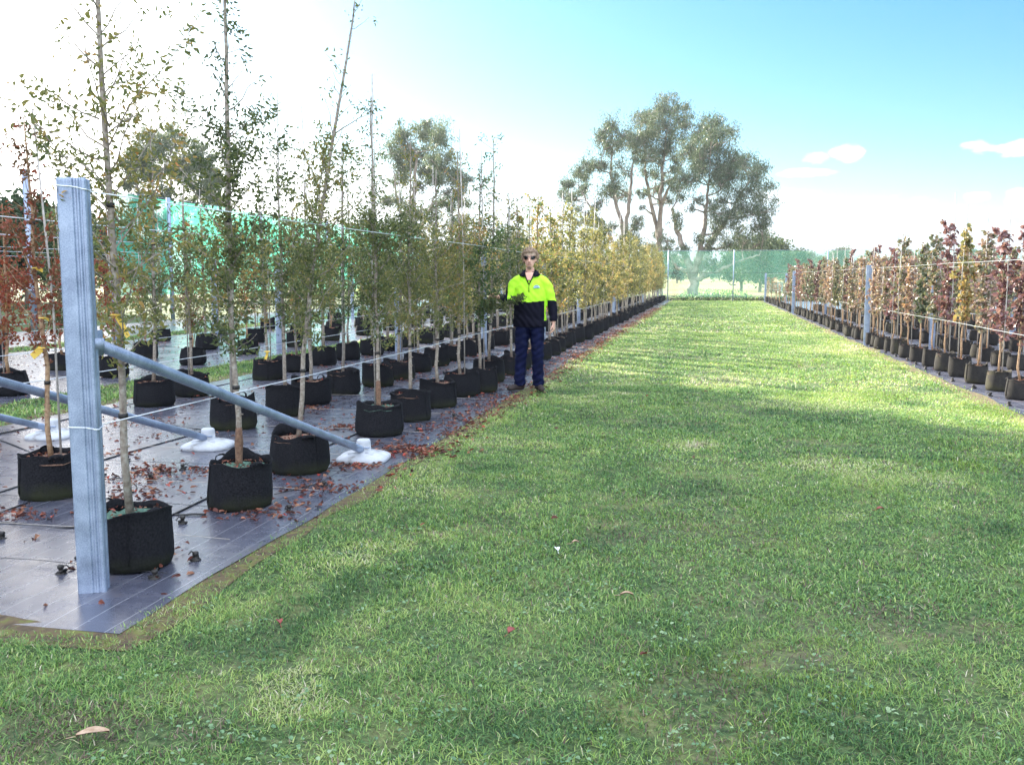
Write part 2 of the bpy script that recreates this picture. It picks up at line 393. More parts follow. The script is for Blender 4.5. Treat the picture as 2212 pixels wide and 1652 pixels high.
        at_ = me.attributes.new('r', 'FLOAT', 'POINT'); at_.data.foreach_set('value', A.astype(np.float32))
        for m in (mats if isinstance(mats, (list, tuple)) else [mats]): me.materials.append(m)
        me.update(calc_edges=True)
        return me

def link(name, me, parent=None):
    o = bpy.data.objects.new(name, me); C.objects.link(o); o.parent = parent; return o
def empty(name, loc=(0, 0, 0), rz=0):
    o = bpy.data.objects.new(name, None); C.objects.link(o); o.location = loc; o.rotation_euler = (0, 0, rz); o.empty_display_size = .1; return o
def tag(o, label=None, cat=None, group=None, kind=None):
    if label: o['label'] = label
    if cat: o['category'] = cat
    if group: o['group'] = group
    if kind: o['kind'] = kind
    return o

# ================================================================== SETTING
def ground():
    g = G()
    # one sheet to the horizon, gently rolling far away
    xs = np.concatenate([np.linspace(-900, -90, 28), np.linspace(-80, 80, 41), np.linspace(90, 900, 28)])
    ys = np.concatenate([np.linspace(-60, 90, 40), np.linspace(100, 1500, 45)])
    X, Y = np.meshgrid(xs, ys)
    far = np.clip((Y - 110) / 400, 0, 1)
    Z = far * (3 + 2 * np.sin(X / 140 + 1.3) + 1.2 * np.sin(X / 61)) + np.clip((np.abs(X) - 120) / 400, 0, 1) * 6
    Z += np.clip((Y - 68) / 40, 0, 1) * .5 * (1 + np.sin(X / 17.0)) * np.clip((130 - Y) / 60, 0, 1) * .5
    n, m_ = X.shape
    idx = np.arange(n * m_).reshape(n, m_)
    F = np.stack([idx[:-1, :-1], idx[:-1, 1:], idx[1:, 1:], idx[1:, :-1]], -1).reshape(-1, 4)
    g.add(np.stack([X, Y, Z], -1).reshape(-1, 3), F)
    o = link('ground', g.mesh('ground', M['ground'], True)); tag(o, 'mown green turf and dry paddock ground', 'ground', kind='structure')
ground()

def sheet(name, x0, x1, y0, y1, z, material, wob=.03, step=.25, seed=1, corner=False):
    r = np.random.default_rng(seed)
    ny = int((y1 - y0) / step) + 1; nx = max(2, int(abs(x1 - x0) / step) + 1)
    ys = np.linspace(y0, y1, ny)
    def wobf():
        w = r.normal(size=ny) * wob
        return np.convolve(w, [.25, .5, .25], 'same')
    wl_, wr_ = wobf(), wobf(); ends = np.convolve(r.normal(size=nx + 4) * wob * 1.2, np.ones(5) / 5, 'valid')
    V = []
    for i, y in enumerate(ys):
        for j in range(nx):
            t = j / (nx - 1); x = (x0 + wl_[i]) * (1 - t) + (x1 + wr_[i]) * t
            yy = y + (ends[j] if i == 0 else 0)
            zz = z + .006 * (math.sin(x * 3.1 + y * 1.7) + math.sin(x * 1.3 - y * 2.3) + 2) * .5
            if j in (0, nx - 1) or i in (0, ny - 1): zz = z
            V.append((x, yy, zz))
    idx = np.arange(ny * nx).reshape(ny, nx)
    F = np.stack([idx[:-1, :-1], idx[:-1, 1:], idx[1:, 1:], idx[1:, :-1]], -1).reshape(-1, 4)
    g = G().add(V, F)
    return link(name, g.mesh(name, material, True))
for k, (a, b, c, d) in enumerate([(-6.95, -2.4, 3.33, 63), (-13.6, -8.15, 7.5, 62), (-18.4, -14.6, 12, 62), (3.4, 9.4, 3.0, 62.5), (10.4, 17.5, 24, 62.5)]):
    o = sheet('weed_mat', a, b, c, d, .012, M['mat'], seed=11 + k, wob=.02); tag(o, 'black woven weed mat ground', 'weed mat', kind='structure')
    e = sheet('soil_edge', a - .2, b + .13, c - .2, d + .2, .005, M['moss'], seed=31 + k, wob=.07); tag(e, 'mossy brown soil along the weed mat', 'soil', kind='structure')

# ------------------------------------------------------------------ grass
def vnoise(x, y, s, seed):
    """cheap smooth value noise"""
    r = np.random.default_rng(seed); T = r.random((256, 256))
    X, Y = x * s + 1000, y * s + 1000; xi, yi = np.floor(X).astype(int), np.floor(Y).astype(int); fx, fy = X - xi, Y - yi
    fx, fy = fx * fx * (3 - 2 * fx), fy * fy * (3 - 2 * fy)
    g = lambda a, b: T[a % 256, b % 256]
    return (g(xi, yi) * (1 - fx) + g(xi + 1, yi) * fx) * (1 - fy) + (g(xi, yi + 1) * (1 - fx) + g(xi + 1, yi + 1) * fx) * fy
def fbm(x, y, s, seed): return (vnoise(x, y, s, seed) * .55 + vnoise(x, y, s * 2.1, seed + 1) * .28 + vnoise(x, y, s * 4.3, seed + 2) * .17)

def grass_blades(name, zones, label, seed):
    r = np.random.default_rng(seed); g = G()
    for (x0, x1, y0, y1, n, h, w) in zones:
        x = r.uniform(x0, x1, n); y = r.uniform(y0, y1, n)
        # keep what the frame could see plus a margin
        ang = np.degrees(np.arctan2(-x, y))
        keep = (ang < 46) & (ang > -23)
        # not on mats
        for (a, b, c) in ((-6.98, -2.42, 3.3), (-13.6, -8.15, 7.5), (3.38, 9.4, 3.0), (10.4, 17.5, 24), (-18.4, -14.6, 12)):
            e = (r.random(n) ** 2) * .12
            keep &= ~((x > a + e) & (x < b - e * .4) & (y > c))
        edge = fbm(x, y, 3.0, 90) * .34
        nearm = ((x > -7.2) & (x < -2.42 + edge) & (y > 3.33 - edge)) | ((x > 3.4 - edge * .5) & (x < 9.4) & (y > 4))
        keep &= ~(nearm & (r.random(n) < .62))
        bare = fbm(x, y, 1.15, 151); keep &= ~((bare > .6) & (r.random(n) < .4))
        fine = vnoise(x, y, 9.0, 7) * .6 + vnoise(x, y, 22.0, 8) * .4; keep &= ~((fine < .42) & (r.random(n) < .6))
        x, y = x[keep], y[keep]; n = len(x)
        tall = fbm(x, y, 2.2, 33); hh = h * (.45 + 1.1 * tall) * r.uniform(.35, 1.6, n)
        az = r.uniform(0, 2 * math.pi, n); lean = r.uniform(.2, 2.4, n) ** 1.1
        D = np.stack([np.cos(az) * lean, np.sin(az) * lean, np.ones(n)], 1); D /= np.linalg.norm(D, axis=1)[:, None]
        S = np.stack([-np.sin(az + r.normal(size=n) * .8), np.cos(az), np.zeros(n)], 1); S /= np.linalg.norm(S, axis=1)[:, None] + 1e-9
        ww = (w * r.uniform(.6, 1.4, n))[:, None]; b = np.stack([x, y, np.full(n, .002)], 1)
        mid = b + D * (hh * .55)[:, None]; D2 = D.copy(); D2[:, 2] *= .35; tip = mid + D2 * (hh * .6)[:, None]
        V = np.stack([b - S * ww / 2, b + S * ww / 2, mid + S * ww * .4, tip, mid - S * ww * .4], 1).reshape(-1, 3)
        o = np.arange(n)[:, None] * 5
        dry = fbm(x, y, .8, 61); dry2 = fbm(x, y, .28, 71); lush = fbm(x, y, 1.7, 81)
        a = .08 + .50 * r.random(n) + np.clip((dry - .58) * 2.0, 0, .25) + np.clip((dry2 - .58) * 1.2, 0, .1) - np.clip((lush - .55) * .9, 0, .2)
        # dry wheel-worn streaks by the mat edges
        a += np.exp(-((x + 1.45 - .25 * np.sin(y * 1.1)) / .38) ** 2) * np.clip((fbm(x, y, 2.0, 44) - .50) * 2.6, 0, .32)
        a += np.exp(-((x - 3.0) / .45) ** 2) * np.clip((fbm(x, y, 1.5, 45) - .45) * 2.0, 0, .25)
        a += np.exp(-(((x - 1.9) / 1.1) ** 2 + ((y - 3.6) / .35) ** 2)) * .22 + np.exp(-(((x + .1) / .25) ** 2 + ((y - 8.3) / .35) ** 2)) * .5
        a += (r.random(n) < .05) * .4
        a = np.clip(a, 0, 1)
        bp = np.clip((fbm(x, y, 1.15, 151) - .52) * 3.6, 0, .6) * np.clip(1.25 - y / 6.0 + x * .08, .05, 1) + .05
        lp = np.clip((fbm(x, y, .9, 171) - .50) * 3.5, 0, .8) * np.clip(.45 + x * .22, .15, 1)
        u = r.random(n); mi_ = np.where(u < bp, 1, np.where(u < bp + lp * (1 - bp), 2, 0))
        F4 = o + np.array([[0, 1, 2, 4]]); F3 = o + np.array([[4, 2, 3]])
        g.V.append(V); g.A.append(np.repeat(a, 5)); g.L += [(F4 + g.n).ravel(), (F3 + g.n).ravel()]; g.S += [np.full(n, 4), np.full(n, 3)]; g.M += [mi_, mi_]; g.n += 5 * n
    o = link(name, g.mesh(name, [M['blade'], M['blade_brown'], M['blade_lime']])); tag(o, label, 'grass', kind='stuff')
grass_blades('lawn_grass', [(-3.2, 3.5, 1.9, 4.2, 270000, .025, .0032), (-3.0, 4.0, 4.2, 7.5, 270000, .027, .0048), (-2.6, 3.9, 7.5, 13, 200000, .028, .008),
                            (-2.6, 3.9, 13, 26, 130000, .034, .014), (-2.6, 3.9, 26, 64, 80000, .04, .03), (-5.5, -2.0, 2.0, 3.5, 60000, .027, .004)],
             'short green mown lawn between the two blocks of potted trees', 3)
grass_blades('strip_grass', [(-8.25, -6.85, 5, 20, 60000, .05, .010), (-8.25, -6.85, 20, 62, 30000, .06, .02), (-14.7, -13.5, 9, 62, 25000, .06, .02)],
             'narrow green grass strip between two weed mats', 4)
grass_blades('paddock_grass', [(-40, 40, 64, 110, 60000, .3, .09)], 'rough dry grass beyond the green net', 5)

# clover and flat weeds in the lawn
def weeds():
    g = G(); r = np.random.default_rng(12)
    for k in range(300):
        d = 2.3 + 5.5 * r.random() ** 2.2; a = R(r.uniform(-20, 36)); cx, cy = -math.sin(a) * d * 1.02, math.cos(a) * d
        if (cx < -2.2 and cy > 3.1) or cx > 3.3: continue
        n = r.integers(3, 12); th = r.uniform(0, 6.28, n); rr = abs(r.normal(size=n)) * .10
        P = np.stack([cx + np.cos(th) * rr, cy + np.sin(th) * rr, r.uniform(.012, .035, n)], 1)
        D = np.stack([np.cos(th), np.sin(th), r.uniform(-.1, .5, n)], 1)
        N = np.stack([r.normal(size=n) * .3, r.normal(size=n) * .3, np.ones(n)], 1)
        L = r.uniform(.010, .021, n)
        g.leaves(P, D, L, L * .7, a=np.clip(r.normal(.42, .16) + r.normal(size=n) * .08, 0, .8), rg=r, round_=True, N=N)
    o = link('clover_patches', g.mesh('clover', M['clover'])); tag(o, 'small round clover and weed leaves in the lawn', 'clover', kind='stuff')
weeds()

# fallen leaves
def litter():
    g = G(); r = np.random.default_rng(21)
    pts = []
    n = 5200; y = 6 + 40 * r.random(n) ** 1.1; x = -2.42 + r.normal(size=n) * .16; pts.append(np.stack([x, y], 1)[fbm(x, y, 1.6, 9) > .49 - .06 * (y > 8)])
    n = 9000; y = 4 + 24 * r.random(n) ** 1.4; x = r.uniform(-6.9, -2.5, n); k = fbm(x, y, 1.9, 19); pts.append(np.stack([x, y], 1)[k > .63])
    n = 5000; y = 4 + 14 * r.random(n); x = r.uniform(-6.9, -2.5, n); k = fbm(x, y * .35, 4.2, 29); pts.append(np.stack([x, y], 1)[k > .66])
    n = 420; pts.append(np.stack([r.uniform(-7, -2.3, n), r.uniform(3.4, 14, n)], 1))
    n = 1500; pts.append(np.stack([r.uniform(-13, -8.2, n), r.uniform(8, 30, n)], 1))
    n = 500; pts.append(np.stack([r.uniform(3.4, 8, n), r.uniform(9, 30, n)], 1))
    n = 26; pts.append(np.stack([r.uniform(-2.3, 3.2, n), r.uniform(2.5, 14, n)], 1))
    for px, py, sx, sy, n in [(290, 1040, .22, .10, 260), (340, 1020, .12, .05, 120), (465, 1022, .14, .05, 130), (300, 1075, .16, .06, 120), (690, 1062, .12, .07, 130), (625, 1100, .10, .05, 60), (760, 1012, .18, .05, 160),
                              (560, 1000, .15, .04, 90), (640, 885, .22, .06, 130), (760, 930, .20, .06, 130), (20, 1120, .2, .05, 110), (870, 975, .2, .06, 140), (560, 1120, .2, .05, 120), (250, 985, .1, .04, 50), (470, 965, .12, .04, 60), (900, 985, .22, .07, 160), (640, 1045, .2, .12, 90)]:
        p = gnd(px, py); pts.append(np.stack([p[0] + r.normal(size=n) * sx, p[1] + r.normal(size=n) * sy * 1.6], 1))
    xy = np.concatenate(pts); xy = xy[(xy[:, 1] > 7.5) | (r.random(len(xy)) < .6)]; n = len(xy)
    th = r.uniform(0, 6.28, n); P = np.stack([xy[:, 0], xy[:, 1], r.uniform(.018, .04, n)], 1)
    D = np.stack([np.cos(th), np.sin(th), r.normal(size=n) * .25], 1); N = np.stack([r.normal(size=n) * .5, r.normal(size=n) * .5, np.ones(n)], 1)
    g.leaves(P, D, r.uniform(.028, .06, n), r.uniform(.014, .032, n), rg=r, N=N, fold=.3)
    o = link('fallen_leaves', g.mesh('fallen_leaves', M['litter'])); tag(o, 'scattered reddish brown dead leaves on the weed mat', 'fallen leaves', kind='stuff')
litter()

# ================================================================== POTTED TREES
def pot_mesh(name, r0, h, seed, material, seg=28):
    r = np.random.default_rng(seed); ph = r.uniform(0, 6.28, 6); am = r.uniform(.3, 1, 6)
    lx_, ly_ = r.normal() * .02, r.normal() * .02; bulge = r.uniform(-.03, .06)
    def wv(a, k): return am[0] * math.sin(2 * a + ph[0]) * .04 + am[1] * math.sin(3 * a + ph[1]) * .022 + bulge * math.sin(min(k, 6) * .5) + math.cos(a - ph[2]) * .012 * min(k, 7) + am[2] * math.sin(7 * a + ph[2] + k * .4) * .006 + am[4] * math.sin(11 * a + ph[4] - k * .5) * .004
    prof = [(r0 * .80, 0), (r0 * .97, .012), (r0 * 1.03, .05), (r0 * 1.03, h * .35), (r0 * 1.0, h * .6), (r0 * .97, h * .82), (r0 * .95, h * .97), (r0 * .965, h), (r0 * .93, h * 1.0), (r0 * .91, h * .9), (r0 * .91, h * .84)]
    def fn(rr, z, a, k):
        w = 1 + wv(a, k) * (1.2 if k > 1 else .7)
        zz = z
        if k >= 5: zz = z + h * (.05 * math.sin(2 * a + ph[3]) * am[3] + .035 * math.sin(5 * a + ph[5]) + max(0, math.sin(a + ph[4]) - .8) * .9 * am[5]) * (1 if k in (6, 7, 8) else .5)
        return rr * w, zz
    g = G(); g.lathe(prof, seg, 0, fn, caps=(True, False))
    # lifting loops and folded rim
    for s in (.4, math.pi + .4):
        q = r0 * .97; b_ = a0 = ph[3] + s; L_ = [(q * math.cos(b_ + d) * (1 + .04 * math.sin(t)), q * math.sin(b_ + d) * (1 + .04 * math.sin(t)), h * .93 + .05 * math.sin(t) * am[2]) for d, t in ((-.22, 0), (-.18, .8), (-.06, 1.5), (.06, 1.6), (.18, 2.3), (.22, 3.1))]
        g.tube(L_, [(.012, .003)] * 6, 6)
    # side seam and rim flap
    a = r.uniform(0, 6.28)
    for s in (0, math.pi):
        pts = []
        for k, (rr, z) in enumerate(prof[2:8]):
            q, zz = fn(rr, z, a + s, k + 2); pts.append(((q + .002) * math.cos(a + s), (q + .002) * math.sin(a + s), zz))
        g.tube(pts, .004, 5)
    return g.mesh(name, material, True)
def soil_mesh(name, r0, h, seed, material):
    r = np.random.default_rng(seed)
    g = G(); prof = [(r0 * .905, h * .84), (r0 * .7, h * .88), (r0 * .4, h * .9), (r0 * .1, h * .91), (.001, h * .91)]
    g.lathe(prof, 22, 0, lambda rr, z, a, k: (rr * (1 + r.normal() * .01), z + r.normal() * .006))
    n = 60; th = r.uniform(0, 6.28, n); q = np.sqrt(r.random(n)) * r0 * .85
    P = np.stack([np.cos(th) * q, np.sin(th) * q, np.full(n, h * .9 + .006)], 1)
    D = np.stack([r.normal(size=n), r.normal(size=n), r.normal(size=n) * .25], 1)
    N = np.stack([r.normal(size=n) * .5, r.normal(size=n) * .5, np.ones(n)], 1)
    g.leaves(P, D, r.uniform(.015, .035, n), .014, 1, rg=r, N=N)
    return g.mesh(name, [material, M['litter']], True)

def trunk_path(rg, H, lean, base_z, wob=.02, top=None):
    n = 12; z = np.linspace(0, 1, n)
    x = lean[0] * z ** 1.1 + np.cumsum(rg.normal(size=n)) * wob * .4; y = lean[1] * z ** 1.1 + np.cumsum(rg.normal(size=n)) * wob * .4
    x -= x[0]; y -= y[0]
    # young stock kinks low down
    k = rg.uniform(-1, 1) * wob * 1.6; x += k * np.exp(-((z - .1) / .07) ** 2)
    return np.stack([x, y, base_z + z * (H - base_z)], 1)

def make_tree(seed, H=3.1, lean=(0, 0), lo=.85, Rc=.45, nb=40, lpb=48, leafL=.042, leafW=.019, style='maple', lm='leaf_green', bark='bark', r0=.019, potr=.215, poth=.30,
              tops=1.0, graft=False, stakeh=0, droop=.25, dens_top=.5, pot='pot', tags=0, soil='soil', seg=28):
    rg = np.random.default_rng(seed)
    bz = poth * .86
    path = trunk_path(rg, H, lean, bz)
    zz = path[:, 2]
    def pos(z): return np.array([np.interp(z, zz, path[:, 0]), np.interp(z, zz, path[:, 1]), z])
    rad = np.interp(zz, [bz, bz + .25, H * .6, H * .9, H], [r0 * 1.15, r0, r0 * .78, r0 * .42, .004])
    parts = {}
    t = G(); t.tube(path, rad, 8, 0)
    if graft:
        q = [pos(z) for z in np.linspace(bz, bz + .26, 6)]; t.tube(q, [r0 * 1.35, r0 * 1.2, r0 * 1.3, r0 * 1.5, r0 * 1.25, r0 * 1.03], 9, 1)
    for k in range(9):   # pruning scars
        z = rg.uniform(bz + .15, lo + .2); a = rg.uniform(0, 6.28); p = pos(z); d = np.array([math.cos(a), math.sin(a), .3])
        t.tube([p, p + d * (r0 * 1.25), p + d * (r0 * 1.6)], [.006, .006, .004], 5, 0)
    for z in (.78, 1.85):  # black ties to the wires
        if z < H: p = pos(z); t.tube([p + np.array([0, 0, -.012]), p + np.array([0, 0, .012])], [np.interp(z, zz, rad) + .006] * 2, 8, 2)
    c = G(); allP, allD, allL = [], [], []
    for i in range(nb):
        tt = (i + rg.random()) / nb
        z = lo + (H - lo) * (tt ** .92) * .97
        if tt > .5 and rg.random() > dens_top + .3: continue
        az = i * 2.399 + rg.normal() * .3
        if style == 'column':
            ln = Rc * rg.uniform(.35, 1.15) * (1.25 - .6 * tt); el = rg.uniform(.2, 1.1)
        else:
            prof = (math.sin(min(1, tt * 1.9 + .28) * math.pi * .5)) * (1 - .66 * min(1, max(0, (tt - .30) / .35)) ** .8)
            ln = Rc * prof * rg.uniform(.7, 1.35) / math.cos(.75); el = rg.uniform(.45, 1.05)
        p = pos(z); m_ = 6; s = np.linspace(0, 1, m_)
        curve = rg.uniform(-.1, .5)
        hor = ln * np.cos(el) * s; ver = ln * (np.sin(el) * s + curve * .3 * s ** 2) * .9
        pts = p + np.stack([np.cos(az) * hor, np.sin(az) * hor, ver], 1) + np.cumsum(rg.normal(size=(m_, 3)) * ln * .025, axis=0)
        c.tube(pts, np.linspace(.0055 if ln > .25 else .003, .0014, m_), 4, 1, cap=False)
        n = int(lpb * (ln / Rc) ** .7 * rg.uniform(.5, 1.3) * (1 if tt < .48 else dens_top * .8)) + 3
        ncl = max(2, int(n / 7)); cs = rg.uniform(.12, 1.03, ncl); ci = rg.integers(0, ncl, n)
        u = np.clip(cs[ci] + rg.normal(size=n) * .05, .05, 1.05)
        B = np.stack([np.interp(u, s, pts[:, k]) for k in range(3)], 1)
        off = rg.normal(size=(ncl, 3)) * (.035 if style != 'column' else .02); off = off[ci]
        B = B + off + rg.normal(size=(n, 3)) * (.022 if style != 'column' else .012)
        out = np.array([math.cos(az), math.sin(az), 0.1])
        D = rg.normal(size=(n, 3)) * .75 + out * .5; D[:, 2] -= droop
        allP.append(B); allD.append(D); allL.append(leafL * rg.uniform(.55, 1.25, n))
    # leaves right along the leader
    n = int(nb * lpb * .12); z = rg.uniform(lo, H, n); z = z[(z < lo + (H - lo) * .5) | (rg.random(n) < dens_top)]; n = len(z)
    B = np.stack([np.interp(z, zz, path[:, 0]), np.interp(z, zz, path[:, 1]), z], 1) + rg.normal(size=(n, 3)) * .03
    D = rg.normal(size=(n, 3)); D[:, 2] -= droop
    allP.append(B); allD.append(D); allL.append(leafL * rg.uniform(.5, 1.1, n))
    P, D, Lf = np.concatenate(allP), np.concatenate(allD), np.concatenate(allL)
    patch = .5 + .5 * np.sin(P[:, 2] * 3.1 + seed) * np.cos(P[:, 0] * 5 + seed * 2.1)
    a = np.clip(rg.beta(1.6, 2.2, len(P)) * .7 + patch * .28, 0, 1)
    c.leaves(P, D, Lf, Lf * (leafW / leafL), 0, a, rg, round_=(style == 'column'), fold=.22)
    parts['trunk'] = t.mesh('trunk', [M[bark], M['graft'], M['tie']], True)
    parts['crown'] = c.mesh('crown', [M[lm], M[bark]])
    parts['pot'] = pot_mesh('pot', potr, poth, seed + 100, M[pot], seg)
    parts['soil'] = soil_mesh('soil', potr, poth, seed + 200, M[soil])
    if stakeh:
        s = G(); sx = rg.uniform(.03, .05) * (1 if rg.random() < .5 else -1)
        s.tube([(sx, .03, bz - .05), (sx + rg.normal() * .015, .03, stakeh * .5), (sx * .4 + lean[0] * .8, .02 + lean[1] * .8, stakeh)], [.008, .008, .007], 6, 0)
        parts['stake'] = s.mesh('stake', M['stake'], True)
    parts['_pos'] = pos
    return parts
ORDER = ('pot', 'trunk', 'crown', 'stake')
def place(parts, name, loc, rz, sc, label, cat, group, full=True):
    e = empty(name, loc, rz); e.scale = (sc[0], sc[0], sc[1])
    for k in ORDER:
        if k in parts and (full or k != 'stake'):
            o = link(k, parts[k], e)
            if k == 'pot' and full: link('soil', parts['soil'], o)
    tag(e, label, cat, group)
    return e
def add_tag(e, x, y, z, L=.075, W=.024, rz=0.3, tilt=.8, m='tag', name='plant_tag'):
    """yellow strip tag hanging off the trunk, local coordinates"""
    g = G(); d = np.array([math.cos(rz) * math.cos(tilt), math.sin(rz) * math.cos(tilt), -math.sin(tilt)]); s = np.cross(d, [0, 1.0, .2]); s /= np.linalg.norm(s)
    n = np.cross(s, d); p = np.array([x, y, z])
    ring = [p + np.array([math.cos(a) * .014, math.sin(a) * .014, 0]) * 1.6 for a in np.linspace(0, 6.28, 9)]
    g.tube(ring, .003, 4, cap=False)
    V = []
    for k, (t, w) in enumerate(((0, .35), (.12, 1), (.5, 1), (1, .95))):
        b = p + d * L * t + n * .008 * math.sin(t * 3)
        V += [b - s * W * w / 2, b + s * W * w / 2, b + s * W * w / 2 + n * .0015, b - s * W * w / 2 + n * .0015]
    F = []
    for k in range(3):
        o = k * 4
        F += [(o, o + 4, o + 5, o + 1), (o + 1, o + 5, o + 6, o + 2), (o + 2, o + 6, o + 7, o + 3), (o + 3, o + 7, o + 4, o)]
    F += [(0, 1, 2, 3), (12, 15, 14, 13)]
    g.add(V, F)
    link(name, g.mesh(name, M[m]), e)

_u = ['', 'first', 'second', 'third', 'fourth', 'fifth', 'sixth', 'seventh', 'eighth', 'ninth', 'tenth', 'eleventh', 'twelfth', 'thirteenth', 'fourteenth', 'fifteenth', 'sixteenth', 'seventeenth', 'eighteenth', 'nineteenth']
_t = {2: ('twenty', 'twentieth'), 3: ('thirty', 'thirtieth'), 4: ('forty', 'fortieth'), 5: ('fifty', 'fiftieth'), 6: ('sixty', 'sixtieth'), 7: ('seventy', 'seventieth')}
ORD = [_u[k] if k < 20 else (_t[k // 10][1] if k % 10 == 0 else _t[k // 10][0] + '-' + _u[k % 10]) for k in range(1, 80)]
GA = 'potted trees in the row along the lawn edge'
# --- hero trees of the front row: (x, y, H, lean x, lean y, kwargs, label)
heroes = [
    (-2.91, 4.19, 3.75, -.10, .10, dict(Rc=.62, nb=56, lpb=95, soil='coir', potr=.20, dens_top=.30, lo=1.0), 'tall thin tree in the black felt bag right behind the galvanised end post'),
    (-2.98, 5.46, 3.9, .04, .05, dict(Rc=.44, nb=58, lpb=105, soil='coir', graft=True, dens_top=.26, lo=.98), 'tall straight tree with a rusty graft knob, second bag from the end post'),
    (-3.06, 6.54, 3.75, .38, .35, dict(Rc=.40, nb=52, lpb=100, dens_top=.10, lo=.95), 'tree leaning right with a bare pointed top, bag touching the front white footing'),
    (-3.04, 8.27, 3.15, -.02, .05, dict(Rc=.44, nb=54, lpb=115, soil='coir', graft=True, stakeh=3.35, dens_top=.22), 'tree with a bare stake tip, first bag past the front white footing'),
    (-3.03, 9.2, 2.85, .03, 0, dict(Rc=.46, nb=50, lpb=115, dens_top=.25), 'bushy green tree, second bag past the front white footing on the lawn edge'),
    (-3.04, 10.25, 2.7, .0, 0, dict(Rc=.45, nb=48, lpb=115, dens_top=.22), 'green tree, third bag past the front white footing on the lawn edge'),
    (-3.04, 11.24, 3.05, -.02, 0, dict(Rc=.46, nb=50, lpb=115, stakeh=3.3, dens_top=.22), 'green tree with a tall thin stake, fourth bag past the front white footing'),
]
for i, (x, y, H, lx, ly, kw, lab) in enumerate(heroes):
    kw = dict(leafL=.036, leafW=.0165) | kw; kw['lpb'] = int(kw['lpb'] * 1.25)
    P = make_tree(300 + i, H=H, lean=(lx, ly), **kw)
    e = place(P, 'potted_tree', (x, y, .014), 0, (1, 1), lab, 'potted tree', GA)
    if i == 0: p = P['_pos'](1.12); add_tag(e, p[0], p[1] - .03, 1.30, .13, .03, .0, 1.05)
    if i == 2: p = P['_pos'](.92); add_tag(e, p[0] - .3, p[1], .92, .07, .02, 2.6, 1.1)
_P = make_tree(308, H=2.95, Rc=.46, nb=54, lpb=120, lm='leaf_deep', dens_top=.3, stakeh=3.1, graft=False)
_e = place(_P, 'potted_tree', (-2.90, 11.72, .014), 0, (1, 1), 'green tree held by the man, its branch reaching across his chest', 'potted tree', GA)
def held_branch():
    rg = np.random.default_rng(4); g = G(); pts = np.array([(0, 0, .98), (.16, -.03, 1.10), (.32, -.06, 1.15), (.46, -.08, 1.19), (.56, -.08, 1.24)]); g.tube(pts, [.006, .005, .004, .003, .0015], 5, 1)
    n = 330; u = rg.uniform(.12, 1.02, n) ** .8 * 4; B = np.stack([np.interp(u, range(5), pts[:, k]) for k in range(3)], 1) + rg.normal(size=(n, 3)) * np.array([.03, .03, .022])
    D = rg.normal(size=(n, 3)) * .7 + np.array([.5, -.1, .1]); L = .045 * rg.uniform(.6, 1.2, n); g.leaves(B, D, L, L * .45, 0, rg.random(n) * .6, rg)
    pts2 = np.array([(0, 0, 1.05), (.12, -.08, 1.14), (.24, -.12, 1.2)]); g.tube(pts2, [.005, .004, .002], 5, 1); n = 260; u = rg.uniform(.2, 1.05, n) * 2
    B = np.stack([np.interp(u, range(3), pts2[:, k]) for k in range(3)], 1) + rg.normal(size=(n, 3)) * .05; L = .05 * rg.uniform(.6, 1.2, n); g.leaves(B, rg.normal(size=(n, 3)), L, L * .45, 0, rg.random(n) * .6, rg)
    link('side_branch', g.mesh('side_branch', [M['leaf_green'], M['bark']]), _e)
held_branch()
p0 = make_tree(340, H=2.55, lean=(-.12, .1), Rc=.34, nb=34, lpb=50, lm='leaf_red', bark='bark_tan', lo=.9, r0=.016, dens_top=.6, stakeh=2.6)
e = place(p0, 'potted_tree', (-4.36, 5.44, .014), 0, (1, 1), 'reddish young tree in the bag left of the galvanised end post', 'potted tree', 'potted trees in the second row')
add_tag(e, 0.01, -.05, 1.02, .12, .045, 2.9, .55); add_tag(e, .02, -.04, 1.22, .05, .02, 1.0, .4); add_tag(e, -.01, -.04, 1.55, .05, .025, .2, .4)

# --- shared variants
VG = [make_tree(400 + i, H=2.8 + .2 * (i % 3), lean=(rng.normal() * .06, rng.normal() * .06), Rc=.40, nb=46, lpb=86, stakeh=(3.3, 2.9, 3.1, 3.5, 3.0, 0)[i], graft=False,
                lm=('leaf_green', 'leaf_green', 'leaf_deep', 'leaf_green', 'leaf_deep', 'leaf_green')[i], dens_top=.25, seg=22) for i in range(6)]
VY = [make_tree(430 + i, H=2.75 + .2 * (i % 3), lo=.74, lean=(rng.normal() * .05, rng.normal() * .05), Rc=.37, nb=44, lpb=38, leafL=.07, leafW=.034, stakeh=(3.3, 3.7, 3.1, 3.55, 3.2)[i], lm='leaf_yellow',
                dens_top=.8, seg=18) for i in range(5)]
VM = [make_tree(450 + i, H=2.8, lo=.74, Rc=.37, nb=44, lpb=40, leafL=.068, leafW=.032, stakeh=(3.2, 3.4, 3.1)[i], lm=('leaf_yellow', 'leaf_green', 'leaf_green')[i], dens_top=.7, seg=18) for i in range(3)]
VR = [make_tree(470 + i, H=2.4 + .15 * i, lo=.6, Rc=.36, nb=36, lpb=78, leafL=.05, leafW=.027, stakeh=(2.7, 0, 2.9)[i], lm=('leaf_red', 'leaf_red', 'leaf_green')[i], bark='bark_tan', dens_top=.4, seg=20) for i in range(3)]
VB = [make_tree(490 + i, H=2.7, lo=.95, Rc=.28, nb=26, lpb=20, leafL=.065, leafW=.03, stakeh=(3.1, 3.3)[i], lm='leaf_yellow', dens_top=.6, seg=16) for i in range(2)]

